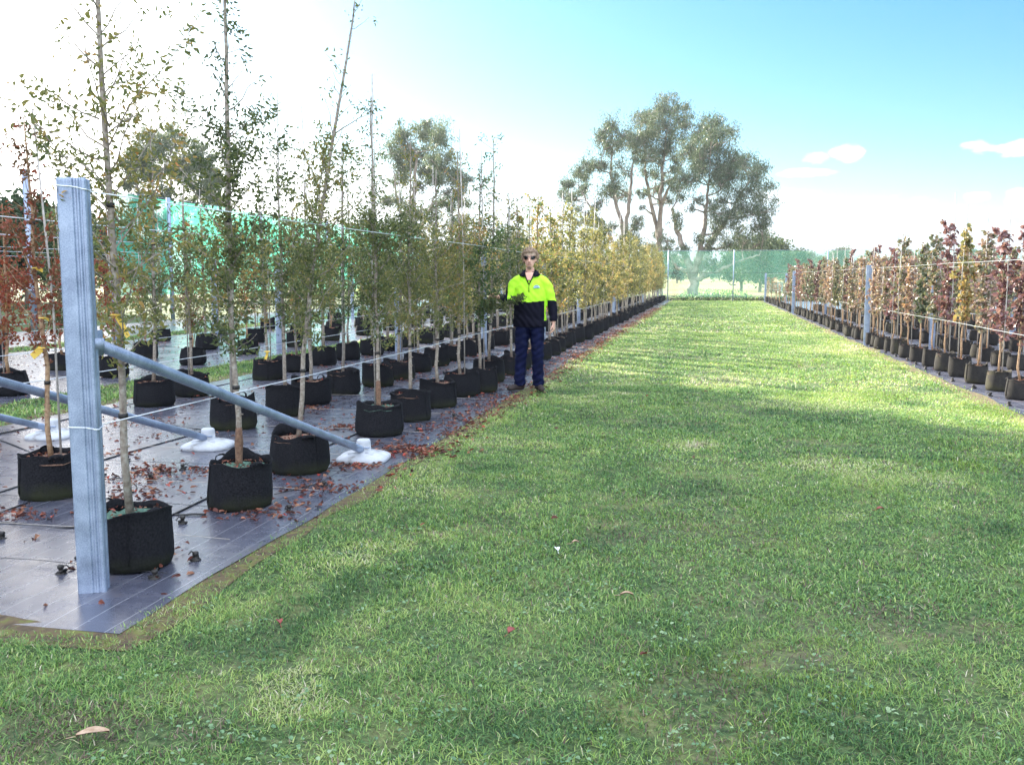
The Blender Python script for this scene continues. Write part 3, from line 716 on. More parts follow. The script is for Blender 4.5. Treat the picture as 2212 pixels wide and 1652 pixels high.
rr = random.Random(5)
count_left = len(heroes) + 2
def variant(x, y):
    k = x + .87 * y     # sunlit part beyond the shade line turns yellow
    if x < -7.5:
        if y < 17: return rr.choice(VR + VR[:2]), 'red-leaved'
        if y < 30: return rr.choice(VB + VR), 'thin rusty'
        return rr.choice(VM + VB), 'thin yellow-green'
    if y < 13.5: return rr.choice(VG), 'green-leaved'
    if y < 17: return rr.choice(VM[1:] + VG), 'green-leaved'
    if x < -4: return rr.choice(VB + VB + VM[:1]), 'thin yellowing'
    if y < 24: return rr.choice(VM + VY), 'yellow-green'
    return rr.choice(VY), 'yellow-leaved'
rows = [
    ('A', -3.0, [12.95] + list(np.arange(13.9, 62.5, .93)), GA, 'in the left lawn-edge row'),
    ('B', -4.52, [8.42, 9.3, 10.2, 11.15, 12.05, 12.95, 14.1] + list(np.arange(15.1, 62, .95)), 'potted trees in the second row', 'in the second left row'),
    ('C', -6.35, [9.75, 10.55, 12.4, 13.7] + list(np.arange(14.8, 62, 1.1)), 'potted trees in the third row', 'in the third left row'),
    ('D', -8.75, list(np.arange(10.2, 61, 2.1)), 'potted trees beyond the grass strip', 'in the row past the strip'),
    ('E', -10.2, list(np.arange(10.9, 61, 2.2)), 'potted trees in the second row beyond the grass strip', 'in the second row past the strip'),
    ('F', -12.6, list(np.arange(14.5, 60, 2.6)), 'potted trees in front of the bright green net', 'in the row beside the green net'),
]
FARN = {'A': 22, 'B': 18, 'C': 14, 'D': 10, 'E': 8, 'F': 6}
for nm, x0, ys, grp, where in rows:
    for i, y in enumerate(ys):
        x = x0 + rr.gauss(0, .05); y = float(y) + rr.gauss(0, .06)
        V, col = variant(x, y)
        full = y < 34
        if nm == 'A':
            k = i + 9
            lab = '%s tree, %s from the end post %s' % (col, ORD[k - 1], where)
        else:
            k = i + (2 if nm == 'B' else 1)
            lab = '%s tree, %s along %s' % (col, ORD[k - 1], where)
        s = rr.uniform(.92, 1.06)
        place(V, 'potted_tree', (x, y, .014), rr.uniform(0, 6.28), (s, rr.uniform(.9, 1.08)), lab, 'potted tree', grp, full)
        count_left += 1
print('left trees', count_left)

# --- right block: slim column pears in small bags
PK = dict(style='column', leafL=.062, leafW=.052, r0=.012, potr=.15, poth=.27, bark='bark_tan', pot='pot_r', droop=.5, dens_top=.75, seg=20)
VP = [make_tree(500 + i, H=2.05 + .04 * (i % 4), lo=.72, Rc=.17, nb=42, lpb=15, lm=('leaf_pear', 'leaf_pear', 'leaf_pear', 'leaf_plum', 'leaf_gold', 'leaf_pear')[i], stakeh=(2.5, 0, 2.4, 2.6, 2.5, 2.3)[i], **PK) for i in range(6)]
# near right ones, each its own look: x, y, variant, height factor, label
near_r = [(3.76, 12.30, 3, .96, 'dark plum-leaved slim tree at the right edge of the photo, nearest in its row'),
          (3.78, 13.25, 3, .97, 'dark red slim tree second from the right edge in the front row'),
          (3.76, 14.15, 2, 1.0, 'green-leaved slim tree third from the right edge in the front row'),
          (3.75, 15.0, 4, 1.09, 'golden orange slim tree with a tall pale tip in the right front row'),
          (3.73, 15.88, 3, 1.08, 'tall purple-tipped slim tree just left of the golden one'),
          (3.72, 16.7, 0, 1.07, 'tall bronze-green slim tree, second left of the golden one'),
          (3.7, 17.55, 1, 1.0, 'green slim tree, third left of the golden one'),
          (3.68, 18.4, 5, .9, 'short brownish slim tree, fourth left of the golden one'),
          (3.68, 19.25, 0, 1.11, 'tall slim tree with a curled pink tip, fifth left of the golden one')]
nr = 0
GR = 'slim trees in the row along the right side of the lawn'
for x, y, v, hf, lab in near_r:
    place(VP[v], 'column_tree', (x, y, .014), rr.uniform(0, 6.28), (1.02, hf), lab, 'potted tree', GR); nr += 1
rrows = [(3.66, 20.0, 45.5, .62, GR, 'in the right front row'), (4.92, 16.3, 45.5, .78, 'slim trees in the second right row', 'in the second right row'),
         (6.2, 19.5, 45.5, .9, 'slim trees in the third right row', 'in the third right row'), (7.5, 24, 46, 1.0, 'slim trees in the fourth right row', 'in the fourth right row'),
         (8.8, 28, 50, 1.1, 'slim trees in the fifth right row', 'in the fifth right row'), (11, 35, 60, 1.3, 'slim trees in the sixth right row', 'in the sixth right row'),
         (13, 42, 60, 1.3, 'slim trees in the seventh right row', 'in the seventh right row')]
names = ['bronze-green', 'green', 'olive-brown', 'plum red', 'golden', 'mottled brown']
for x0, ya, yb, st, grp, where in rrows:
    for i, y in enumerate(np.arange(ya, yb, st)):
        v = rr.choice([0, 0, 1, 2, 2, 3, 5, 5, 1, 0, 2, 1, 5, 0, 4] if y < 30 else [0, 1, 2, 5, 5, 0, 3])
        x = x0 + rr.gauss(0, .04); yy = y + rr.gauss(0, .05)
        lab = '%s slim tree, %s from the near end %s' % (names[v], ORD[i + (9 if x0 == 3.66 else 0)], where)
        place(VP[v], 'column_tree', (x, yy, .014), rr.uniform(0, 6.28), (rr.uniform(.82, 1.0) if y > 19 else rr.uniform(.95, 1.08), rr.uniform(.86, 1.04)), lab, 'potted tree', grp, y < 30); nr += 1
# small bare bags at the far end of the front right row
VBARE = make_tree(530, H=1.5, lo=.7, Rc=.12, nb=14, lpb=4, lm='leaf_pear', **{k: v for k, v in PK.items() if k not in ('dens_top',)})
for i, y in enumerate(np.arange(46.3, 61.5, .8)):
    place(VBARE, 'bare_sapling', (3.66 + rr.gauss(0, .04), y, .014), rr.uniform(0, 6.28), (.9, rr.uniform(.7, 1.05)), 'nearly bare sapling, %s in the bags ending the right front row' % ORD[i], 'potted tree', 'bare saplings at the far end of the right row', False); nr += 1
print('right trees', nr)

# ================================================================== TRELLIS
def post_profile():
    w, d, c = .064, .05, .014
    # rounded rectangle with two shallow rolled grooves on the broad faces
    pts = []
    def corner(cx, cy, a0):
        for k in range(4): a = a0 + k * math.pi / 6; pts.append((cx + c * math.cos(a), cy + c * math.sin(a)))
    corner(w - c, d - c, 0); corner(-w + c, d - c, math.pi / 2); corner(-w + c, -d + c, math.pi)
    for x, q in ((.004, 0), (.010, .006), (.018, .006), (.024, 0), (.030, 0), (.036, .006), (.042, .006), (.046, 0)): pts.append((x, -d + q))
    corner(w - c, -d + c, 1.5 * math.pi)
    for y, q in ((-.02, 0), (-.014, .005), (.014, .005), (.02, 0)): pts.append((w - q, y))
    return np.array(pts)
PROF = post_profile()
def post_mesh(H, s=1.0, mt='galv'):
    g = G(); n = len(PROF); zs = [0, .02, H * .33, H * .66, H - .012, H - .003, H]; sc = [1, 1, 1, 1, 1, .97, .9]
    V = np.concatenate([np.column_stack([PROF * s * q, np.full(n, z)]) for z, q in zip(zs, sc)])
    i = np.arange(len(zs) - 1)[:, None] * n; j = np.arange(n)[None]; k = (j + 1) % n
    g.add(V, np.stack([i + j, i + k, i + n + k, i + n + j], -1).reshape(-1, 4))
    base = g.n - len(V); g.L.append(np.arange(n) + base + (len(zs) - 1) * n); g.S.append(np.array([n])); g.M.append(np.array([0]))
    return g.mesh('column', M[mt])
POST = post_mesh(1.945); PB = post_mesh(1.9, .9)
def footing_mesh():
    g = G(); seg = 40
    def fn(r_, z, a, k):
        # rounded square plan
        q = (abs(math.cos(a)) ** 4 + abs(math.sin(a)) ** 4) ** (-1 / 4) if k < 6 else 1
        return r_ * q, z
    g.lathe([(.20, 0), (.208, .012), (.206, .03), (.19, .045), (.15, .062), (.09, .078), (.062, .085), (.058, .15), (.055, .168), (.045, .176), (.0005, .178)], seg, 0, fn, caps=(True, False))
    g.box((-.07, -.10, .055), (.07, .02, .05), 0, .5); g.box((.07, -.10, .055), (.07, .02, .05), 0, -.5)
    return g.mesh('footing', M['concrete'], True)
FOOT = footing_mesh()
def ring_mesh():
    g = G(); n = len(PROF); P3 = np.column_stack([PROF * 1.04, np.zeros(n)]); P3[:, 2] += .006 * np.sin(np.arange(n) * .2)
    g.tube(np.vstack([P3, P3[:2]]), .0032, 5, cap=False); return g.mesh('wire_ring', M['wire'], True)
RING = ring_mesh()
def end_post(x, y, fx, fy, label, rz):
    e = empty('end_post', (x, y, .005)); tag(e, label, 'post', 'braced galvanised end posts of the left rows')
    o = link('column', POST, e); o.rotation_euler = (0, 0, rz)
    for z in (.80, 1.90): q = link('wire_ring', RING, e); q.location = (0, 0, z); q.rotation_euler = (0, .04, rz)
    f = link('footing', FOOT, e); f.location = (fx - x, fy - y, .006); f.rotation_euler = (0, 0, .12)
    g = G(); a = np.array([.02, .06, 1.19]); b = np.array([fx - x, fy - y - .04, .10]); d = b - a
    ts = np.linspace(0, .95, 8); g.tube([a + d * t for t in ts], [.030] * 8, 14)
    g.tube([a + d * t for t in (.945, .955, .98, .995, 1.01)], [.026, .031, .031, .028, .012], 12)
    g.tube([b + np.array([-.06, -.01, .02]), b + np.array([.07, -.01, .02])], .007, 6)
    g.tube([a + np.array([-.05, 0, 0]), a + np.array([.05, 0, 0])], .008, 6)
    g.box((.035, .055, 1.19), (.012, .09, .12)); g.box((.005, .055, 1.19), (.012, .09, .12)); g.box((.02, .012, 1.19), (.15, .008, .05), 0, rz)
    link('brace', g.mesh('brace', M['galv'], True), e)
end_post(-2.845, 3.79, -2.74, 7.08, 'thick galvanised end post at left front with diagonal brace and white footing', .42)
end_post(-4.55, 4.0, -4.28, 7.32, 'galvanised end post of the second row, brace ending in the middle white footing', .3)
end_post(-6.35, 4.2, -5.98, 7.5, 'galvanised end post of the third row, brace and white footing at the left edge', .3)
def line_post(x, y, h, label, grp, rz=.25, me=PB):
    o = link('line_post', me); o.location = (x, y, .0); o.rotation_euler = (0, 0, rz); o.scale = (1, 1, h / 1.9); tag(o, label, 'post', grp); return o
nth = ['first', 'second', 'third', 'fourth', 'fifth']
for k, y in enumerate((17.75, 31.6, 45.6, 59.6)):
    line_post(-3.14, y, 1.86, ['pale post half hidden behind the man in the lawn-edge row', 'galvanised post standing among the yellow trees by the lawn', 'galvanised post past the middle of the yellow lawn-edge row', 'last galvanised post at the far end of the yellow row'][k], 'line posts of the lawn-edge row')
for rx, rn in ((-4.35, 'second'), (-6.15, 'third'), (-8.75, 'first row beyond the strip,'), (-10.2, 'second row beyond the strip,'), (-12.6, 'row nearest the green net,')):
    for k, y in enumerate((17.9, 31.7, 45.7)):
        line_post(rx, y, 1.9, 'galvanised post inside the %s %s one along' % (rn + (' row' if rn in ('second', 'third') else ''), nth[k]), 'line posts inside the left blocks')
for rx, rn in ((3.53, 'front'), (4.72, 'second'), (6.3, 'third'), (7.55, 'fourth')):
    for k, y in enumerate((22.2, 41.0, 61.0)):
        if rx > 3.9: y -= .9
        line_post(rx, y, 1.78, 'galvanised post in the %s right row, %s along' % (rn, nth[k]), 'line posts of the right block', rz=-.3)

def wire(x, y0, y1, z, label, grp, r=.0028, sag=.012):
    pts = []; n = max(6, int((y1 - y0) / 2.3))
    for t in np.linspace(0, 1, n): pts.append((x + .006 * math.sin(t * 40 + x), y0 + (y1 - y0) * t, z - sag * math.sin(t * n) ** 2))
    g = G(); g.tube(pts, r, 5); o = link('trellis_wire', g.mesh('wire', M['wire'], True)); tag(o, label, 'wire', grp); return o
for rx, rn, hs_ in ((-2.84, 'lawn-edge row', (.80, 1.90)), (-4.5, 'second row', (.80, 1.90)), (-6.3, 'third row', (.80, 1.90)), (-8.8, 'first row beyond the grass strip', (.8, 1.35, 1.9)), (-10.3, 'second row beyond the grass strip', (.8, 1.35, 1.9)),
                    (-12.7, 'row nearest the green net', (.8, 1.35, 1.9))):
    for h in hs_:
        y0 = 3.85 if rx > -4 else (4.0 if rx > -7 else 7.6)
        wire(rx, y0, 60, h, '%s white trellis wire of the %s' % ({.80: 'lower', .8: 'lower', 1.35: 'middle', 1.9: 'upper', 1.90: 'upper'}[h], rn), 'trellis wires of the left blocks', r=.0032 if rx > -4 else .0036)
for rx, rn in ((3.57, 'front right row'), (4.78, 'second right row'), (6.3, 'third right row'), (7.55, 'fourth right row')):
    for h in (.85, 1.72):
        wire(rx, 8, 61, h, '%s white trellis wire of the %s' % ('lower' if h < 1 else 'upper', rn), 'trellis wires of the right block', r=.0024)

# ------------------------------------------------------------------ drip clips and tubes
def clip_mesh(seed):
    r = np.random.default_rng(seed); g = G()
    g.lathe([(.032, 0), (.03, .006), (.012, .012), (.012, .03), (.018, .034), (.018, .048), (.010, .052), (.0005, .052)], 12, 0, caps=(True, False))
    g.box((.012, 0, .02), (.05, .012, .012), 0, r.uniform(0, 3)); g.box((0, .01, .012), (.014, .06, .01), 0, r.uniform(0, 3))
    g.tube([(0, 0, .04), (.03, .01, .05), (.045, .02, .03)], .004, 5)
    return g.mesh('clip', M['tie'], True)
CL = [clip_mesh(1), clip_mesh(2)]
clip_pos = [((132, 1245), 'leftmost black mat clip, in front of the galvanised end post'), ((335, 1255), 'black mat clip at the foot of the nearest grow bag'), ((423, 1215), 'black mat clip between the two nearest lawn-edge bags'),
            ((395, 1135), 'black mat clip behind the nearest grow bag'), ((325, 1040), 'black mat clip beside the fallen leaves behind the nearest bag'), ((395, 1018), 'black mat clip below the middle white footing'),
            ((275, 1000), 'black mat clip among leaves left of the bare trunk'), ((5, 1170), 'black mat clip cut by the left edge of the photo'), ((625, 1110), 'black mat clip right of the graft-knob tree bag'),
            ((700, 1057), 'black mat clip among leaves in front of the front white footing'), ((980, 905), 'black mat clip on the mat edge beside the third bag past the footing'), ((902, 935), 'black mat clip on the mat edge beside the second bag past the footing')]
for k, ((px, py), lab) in enumerate(clip_pos):
    p = gnd(px, py); o = link('mat_clip', CL[k % 2]); o.location = (p[0], p[1], .014); o.rotation_euler = (0, 0, k * 1.3); o.scale = (.9,) * 3; tag(o, lab, 'mat clip', 'black clips pinning the weed mat')
for k in range(12):
    o = link('mat_clip', CL[k % 2]); o.location = (3.50 + rr.gauss(0, .02), 11.7 + k * .87, .014); o.rotation_euler = (0, 0, rr.uniform(0, 6)); o.scale = (1.05,) * 3
    tag(o, 'black mat clip on the right mat edge, %s from the right edge of the photo' % ORD[k], 'mat clip', 'black clips on the right mat edge')
def hose(pxs, label, r=.006, z=.02, m='dark_wire'):
    P = [gnd(*q) for q in pxs]; P = np.array([(p[0], p[1], z) for p in P]); n = len(P); t = np.arange(n); tt = np.linspace(0, n - 1, n * 6)
    # smooth
    Q = np.stack([np.interp(tt, t, P[:, k]) for k in range(3)], 1)
    for _ in range(6): Q[1:-1] = (Q[:-2] + Q[1:-1] * 2 + Q[2:]) / 4
    Q[:, 2] = z + .006 * np.sin(tt * 3)
    g = G(); g.tube(Q, r, 6); o = link('drip_tube', g.mesh('drip_tube', M[m], True)); tag(o, label, 'tube', 'black drip tubes on the mat')
hose([(-60, 1135), (60, 1140), (130, 1148), (190, 1145)], 'thick black drip tube from the left edge to the end post', .008)
hose([(0, 955), (60, 980), (120, 1000), (160, 1010), (165, 1025)], 'black drip tube curving behind the reddish tree bag')
hose([(240, 1080), (300, 1100), (380, 1120), (445, 1118)], 'black drip tube running between the two nearest lawn-edge bags', .007)
hose([(250, 905), (350, 918), (430, 930), (457, 940), (455, 953)], 'looped black drip tube near the middle white footing', .004)
hose([(410, 1012), (450, 1020), (480, 1040), (490, 1065), (487, 1075)], 'curved black drip tube below the middle white footing', .004)
hose([(235, 1040), (270, 1040), (298, 1055), (292, 1072), (240, 1065)], 'small loop of black drip tube behind the nearest bag', .005)
hose([(0, 1115), (60, 1095), (140, 1050), (230, 1030)], 'black drip tube under the bags at far left', .007)
hose([(592, 1075), (700, 1050), (770, 990), (860, 975)], 'black drip tube passing the front white footing', .006)
for k, xx in enumerate((-3.28, -4.78, -6.6)):
    g = G(); g.tube([(xx + .03 * math.sin(y * 1.7), y, .022) for y in np.arange(4.2, 60, .5)], .008, 6)
    o = link('drip_line', g.mesh('drip_line', M['dark_wire'], True)); tag(o, 'long black drip line on the mat along the %s left row of bags' % ORD[k], 'tube', 'black drip lines on the left mat')
# thin string lines stretched over the mat around the bags
for k in range(16):
    y = 4.05 + k * .62; g = G(); z = .03
    g.tube([(-2.62, y, z), (-3.4, y + .03, z + .01), (-4.9, y + .02 * (k % 3), z)], .0018, 4); o = link('drip_string', g.mesh('string', M['stake'] if k % 2 else M['dark_wire'])); tag(o, 'thin string stretched across the mat, %s from the end post' % ORD[k], 'string', 'strings across the left mat')

# small lone things on the lawn
def lone_leaf(px, py, L, W, m, label, rz, cat='leaf'):
    p = gnd(px, py); g = G(); r = np.random.default_rng(int(px)); n = 7; V = []
    for i in range(n):
        t = i / (n - 1); w = W * math.sin(math.pi * min(1, t * .94 + .03)) ** .8 / 2; z = .035 + .010 * math.sin(t * 3.1)
        V += [(t * L, -w, z + .006), (t * L, 0, z), (t * L, w, z + .008)]
    idx = np.arange(3 * n).reshape(n, 3); F = np.stack([idx[:-1, :-1], idx[:-1, 1:], idx[1:, 1:], idx[1:, :-1]], -1).reshape(-1, 4)
    V = np.array(V); g.add(V, F); g.add(V - np.array([0, 0, .0015]), F[:, ::-1]); g.tube([(-.03, 0, .032), (0, 0, .035)], .0015, 4)
    o = link('fallen_leaf', g.mesh('leaf', M[m], True)); o.location = (p[0], p[1], 0); o.rotation_euler = (0, 0, rz); tag(o, label, cat)
M['white_leaf'] = mat('silvery leaf underside', (.72, .74, .76), .5); M['tan_leaf'] = noisy('tan dry leaf', [(.3, (.25, .15, .09)), (.7, (.5, .38, .28))], 30, .7); M['red_leaf'] = mat('dark red leaf', (.2, .03, .025), .5)
lone_leaf(1205, 1204, .055, .03, 'white_leaf', 'single silvery white leaf lying on the lawn', 1.9)
lone_leaf(1235, 1186, .04, .02, 'tan_leaf', 'small tan leaf beside the silvery white one', .4)
lone_leaf(1340, 1300, .06, .018, 'tan_leaf', 'narrow dry leaf on the middle of the lawn', .1)
lone_leaf(165, 1612, .10, .04, 'tan_leaf', 'large pale dry leaf at the bottom left of the lawn', .5)
lone_leaf(1098, 1385, .05, .035, 'red_leaf', 'dark red leaf on the lawn below the white leaf', 1.2)
lone_leaf(606, 1365, .045, .03, 'red_leaf', 'dark maroon leaf on the lawn right of the mat corner', 2.2)
lone_leaf(1893, 1112, .05, .03, 'red_leaf', 'reddish leaf on the right half of the lawn', .3)

# ================================================================== NETS
def net(name, p0, p1, z0, z1, step, ps, label, grp, material, postr=.05, stay=True):
    e = empty(name, (p0[0], p0[1], 0)); tag(e, label, 'net fence', grp)
    p0, p1 = np.array(p0, float), np.array(p1, float); d = p1 - p0; Ln = np.linalg.norm(d); u = d / Ln; nrm = np.array([-u[1], u[0]])
    n = int(Ln / 1.2) + 2; m_ = 8; V = []
    for i in range(n):
        for j in range(m_):
            t = i / (n - 1) * Ln; z = z0 + (z1 - z0) * j / (m_ - 1); sagt = abs(math.sin(math.pi * (t % step) / step))
            off = .05 * math.sin(t * 1.1 + j) * math.sin(math.pi * j / (m_ - 1)) + .03
            if j == m_ - 1: z -= .05 * sagt
            V.append((u[0] * t + nrm[0] * off, u[1] * t + nrm[1] * off, z))
    idx = np.arange(n * m_).reshape(n, m_); F = np.stack([idx[:-1, :-1], idx[1:, :-1], idx[1:, 1:], idx[:-1, 1:]], -1).reshape(-1, 4)
    link('mesh_panel', G().add(V, F).mesh('mesh_panel', material, True), e)
    for z in (z1, (z0 + z1) * .52, z0 + .05):
        g = G(); g.tube([(u[0] * t, u[1] * t, z) for t in np.linspace(0, Ln, n)], .008, 4); link('cable', g.mesh('cable', M['dark_wire'] if z < z1 else M['galv']), e)
    pm = G().tube([(0, 0, 0), (0, 0, z1 * .5), (0, 0, z1 + .04)], [postr] * 3, 10).mesh('net_post', M['galv'], True)
    for s in ps: o = link('net_post', pm, e); o.location = (u[0] * s, u[1] * s, 0)
net('side_net', (-19.0, 27.2), (-19.0, 61.5), .9, 4.3, 7.1, [3.2, 10.2, 17.3, 24.4, 31.5], 'tall bright green shade net along the left block', None, M['net'], .075)
e = empty('net_pole', (-19.0, 23.3, 0)); tag(e, 'lone tall pole at the far left before the green side net', 'pole'); link('pole_shaft', G().tube([(0, 0, 0), (0, 0, 2), (0, 0, 4.5)], [.1, .1, .1], 10).mesh('pole_shaft', M['galv'], True), e)
link('pole_cap', G().lathe([(.112, 4.46), (.112, 4.53), (.0005, 4.56)], 12).mesh('pole_cap', M['galv'], True), e)
bx0 = -19.0
net('back_net', (bx0, 61.6), (46.0, 61.6), .25, 3.24, 5.7, [x - bx0 for x in (-12, -6.5, -2.6, 1.55, 7.3, 13.0, 18.7, 24.4, 30, 36, 42)], 'long pale green windbreak net across the far end of the lawn', None, M['net_back'], .035)
# low bank of weeds at the foot of the back net
def bank():
    g = G(); r = np.random.default_rng(77); n = 9000
    x = r.uniform(-18, 18, n); y = 61.9 + abs(r.normal(size=n)) * .35; z = np.abs(r.normal(size=n)) * .13 * (.6 + fbm(x, y, .8, 3))
    P = np.stack([x, y, z], 1); D = np.stack([r.normal(size=n), r.normal(size=n), abs(r.normal(size=n)) * 1.2], 1)
    g.leaves(P, D, r.uniform(.08, .18, n), .035, rg=r, a=r.random(n) * .6)
    o = link('fence_weeds', g.mesh('fence_weeds', M['leaf_dark'])); tag(o, 'dark weeds growing along the foot of the far net', 'weeds', kind='stuff')
bank()

# ================================================================== BIG TREES
def limb(g, a, b, r0, r1, rg, bend=.12, seg=7, n=7, mi=0):
    a, b = np.array(a, float), np.array(b, float); L = np.linalg.norm(b - a); s = np.linspace(0, 1, n)[:, None]
    k = rg.normal(size=3) * bend * L; k[2] = -abs(k[2]) * .4
    P = a + (b - a) * s + k * (s * (1 - s)) * 1.6 + rg.normal(size=(n, 3)) * L * .012 * (s * (1 - s) * 4)
    g.tube(P, np.linspace(r0, r1, n), seg, mi, cap=False); return P
def gum(name, base, stems, clumps, label, cat, group, leaf=.19, dens=620, seed=1, lm='leaf_gum', bark='bark_gum', r0=.32, lw=.26):
    """base world (x,y,z); stems: list of fork points (world) each with trunk radius; clumps: (center world, radius)"""
    rg = np.random.default_rng(seed); base = np.array(base, float); e = empty(name, tuple(base)); tag(e, label, cat, group)
    t = G(); nodes = []
    for path, ra, rb in stems:
        P = np.array(path, float) - base; n = len(P); tt = np.linspace(0, n - 1, n * 5); Q = np.stack([np.interp(tt, np.arange(n), P[:, k]) for k in range(3)], 1)
        for _ in range(3): Q[1:-1] = (Q[:-2] + Q[1:-1] * 2 + Q[2:]) / 4
        Q[1:-1] += rg.normal(size=Q[1:-1].shape) * .05
        rad = np.linspace(ra, rb, len(Q)); t.tube(Q, rad, 9, 0, cap=False)
        nodes += [(q, r_) for q, r_ in zip(Q[2:], rad[2:])]
    NP = np.array([q for q, _ in nodes]); NR = np.array([r_ for _, r_ in nodes])
    c = G()
    clumps = list(clumps) + [(np.array(q) + rg.normal(size=3) * w * .85 - np.array([0, 0, w * .45]), w * rg.uniform(.4, .75)) for q, w in clumps for _ in range(2 if q[2] > 8 else 1)]
    for cen, cr in clumps:
        cen = np.array(cen, float) - base
        d = np.linalg.norm(NP - cen, axis=1) + np.maximum(0, NP[:, 2] - cen[2] + .3) * 3
        k = int(np.argmin(d)); end = cen + np.array([0, 0, -cr * .15])
        B = limb(t, NP[k], end, max(.03, NR[k] * .6), .03, rg)
        NP = np.vstack([NP, B[2:5]]); NR = np.concatenate([NR, np.full(len(B[2:5]), max(.03, NR[k] * .45))])
        # sub twigs and leaf tufts
        ns = int(9 + cr * 10)
        sp = rg.normal(size=(ns, 3)); sp /= np.linalg.norm(sp, axis=1)[:, None]; sp[:, 2] = sp[:, 2] * .75 + .12
        tuft = cen + sp * cr * rg.uniform(.35, 1.6, ns)[:, None]
        for q in tuft: limb(t, end, q, .028, .010, rg, seg=3, n=4)
        n = int(dens * 1.45 * cr * cr) + 60; ci = rg.integers(0, ns, n)
        P = tuft[ci] + rg.normal(size=(n, 3)) * np.array([.25, .25, .30]) * (cr * .75 + .15)
        D = rg.normal(size=(n, 3)) * .55; D[:, 2] -= 1.0
        if lm != 'leaf_gum': D[:, 2] += .8
        a = np.clip(rg.beta(2, 2, n) * .7 + rg.random(ns)[ci] * .3, 0, 1)
        Lf = leaf * rg.uniform(.6, 1.4, n)
        c.leaves(P, D, Lf, Lf * lw, 0, a, rg)
    link('trunk', t.mesh('trunk', M[bark], True), e); link('crown', c.mesh('crown', M[lm]), e)
    return e
def clumps_px(lst, Y, seed):
    r = np.random.default_rng(seed); return [(at(x, y, Y + r.normal() * 1.6), rpx * Y * 1.0 / F_) for x, y, rpx in lst]
def stem_px(pts, Y, ra, rb): return ([at(x, y, Y + dy) for x, y, dy in pts], ra, rb)
GG = 'tall gum trees beyond the far net'
Y1 = 76
gum('gum_tree', gnd(1497, 640), [stem_px([(1497, 640, 0), (1496, 600, 0), (1490, 575, 0), (1478, 545, 0), (1462, 500, .5), (1452, 450, .5)], Y1, .45, .11),
     stem_px([(1496, 600, 0), (1510, 560, -.4), (1518, 515, 0), (1524, 470, 0), (1530, 400, 0)], Y1, .32, .09),
     stem_px([(1510, 560, 0), (1545, 510, 1), (1580, 460, 1), (1605, 410, 1)], Y1, .24, .08),
     stem_px([(1498, 605, 0), (1540, 590, -1), (1560, 580, -1), (1600, 562, -1), (1640, 552, -1)], Y1, .22, .05),
     stem_px([(1493, 590, 0), (1465, 580, 1), (1450, 560, 1)], Y1, .18, .06)],
    clumps_px([(1505, 285, 26), (1535, 280, 26), (1488, 330, 26), (1520, 330, 30), (1555, 310, 28), (1585, 345, 26), (1490, 380, 22), (1540, 370, 30), (1575, 385, 28), (1610, 360, 28),
               (1632, 375, 22), (1640, 420, 26), (1605, 420, 28), (1625, 460, 28), (1590, 465, 22), (1645, 490, 20), (1560, 430, 20), (1545, 500, 22), (1570, 530, 22), (1530, 535, 14), (1605, 525, 20), (1640, 525, 22),
               (1470, 410, 16), (1500, 430, 14), (1460, 470, 15), (1655, 510, 12), (1600, 500, 14), (1555, 475, 16), (1480, 540, 12), (1490, 575, 14), (1540, 570, 14), (1580, 570, 16), (1440, 520, 12)], Y1, 3),
    'broad dark gum tree with low forked trunk seen through the far net', 'tree', GG, seed=61, dens=640, r0=.6)
Y2 = 84
gum('gum_tree', at(1425, 640, Y2) * np.array([1, 1, 0]), [stem_px([(1425, 640, 0), (1424, 560, 0), (1425, 500, 0), (1427, 430, 0), (1432, 360, 0), (1440, 290, 0)], Y2, .34, .07),
     stem_px([(1424, 520, 0), (1408, 450, .5), (1395, 380, .5), (1392, 320, .5)], Y2, .22, .07), stem_px([(1426, 440, 0), (1450, 400, -.5), (1475, 350, -.5)], Y2, .16, .05)],
    clumps_px([(1430, 235, 22), (1455, 240, 24), (1408, 255, 20), (1470, 265, 18), (1440, 275, 26), (1415, 290, 22), (1390, 300, 24), (1465, 300, 18), (1395, 340, 22), (1425, 325, 18), (1445, 320, 16), (1385, 265, 18),
               (1405, 375, 16), (1445, 370, 14), (1460, 345, 14), (1420, 410, 12), (1395, 420, 10), (1440, 430, 12), (1455, 395, 10), (1405, 530, 12), (1440, 535, 16), (1450, 550, 13), (1428, 505, 10), (1380, 320, 16)], Y2, 4),
    'tallest slender gum tree, the middle one of the three', 'tree', GG, seed=62, dens=600)
Y3 = 80
gum('gum_tree', at(1350, 645, Y3) * np.array([1, 1, 0]), [stem_px([(1350, 645, 0), (1350, 580, 0), (1352, 500, 0), (1360, 420, 0), (1368, 350, 0)], Y3, .32, .07),
     stem_px([(1350, 520, 0), (1332, 440, .5), (1318, 370, .5), (1325, 310, .5)], Y3, .2, .06), stem_px([(1352, 560, 0), (1310, 500, -.5), (1275, 450, -.5), (1250, 400, -.5)], Y3, .16, .05)],
    clumps_px([(1320, 275, 22), (1345, 290, 20), (1300, 300, 18), (1335, 315, 22), (1365, 300, 16), (1275, 355, 18), (1250, 370, 16), (1300, 350, 14), (1232, 395, 16), (1265, 385, 18), (1218, 425, 15), (1245, 430, 14),
               (1330, 400, 22), (1352, 420, 20), (1310, 415, 16), (1290, 480, 16), (1310, 495, 15), (1270, 460, 12), (1360, 500, 18), (1375, 480, 12), (1265, 510, 12), (1250, 480, 10), (1340, 360, 16), (1372, 520, 12), (1225, 400, 10)], Y3, 5),
    'pale airy gum tree rising over the yellow trees, leftmost of the three', 'tree', GG, seed=63, dens=600)
Y4 = 70
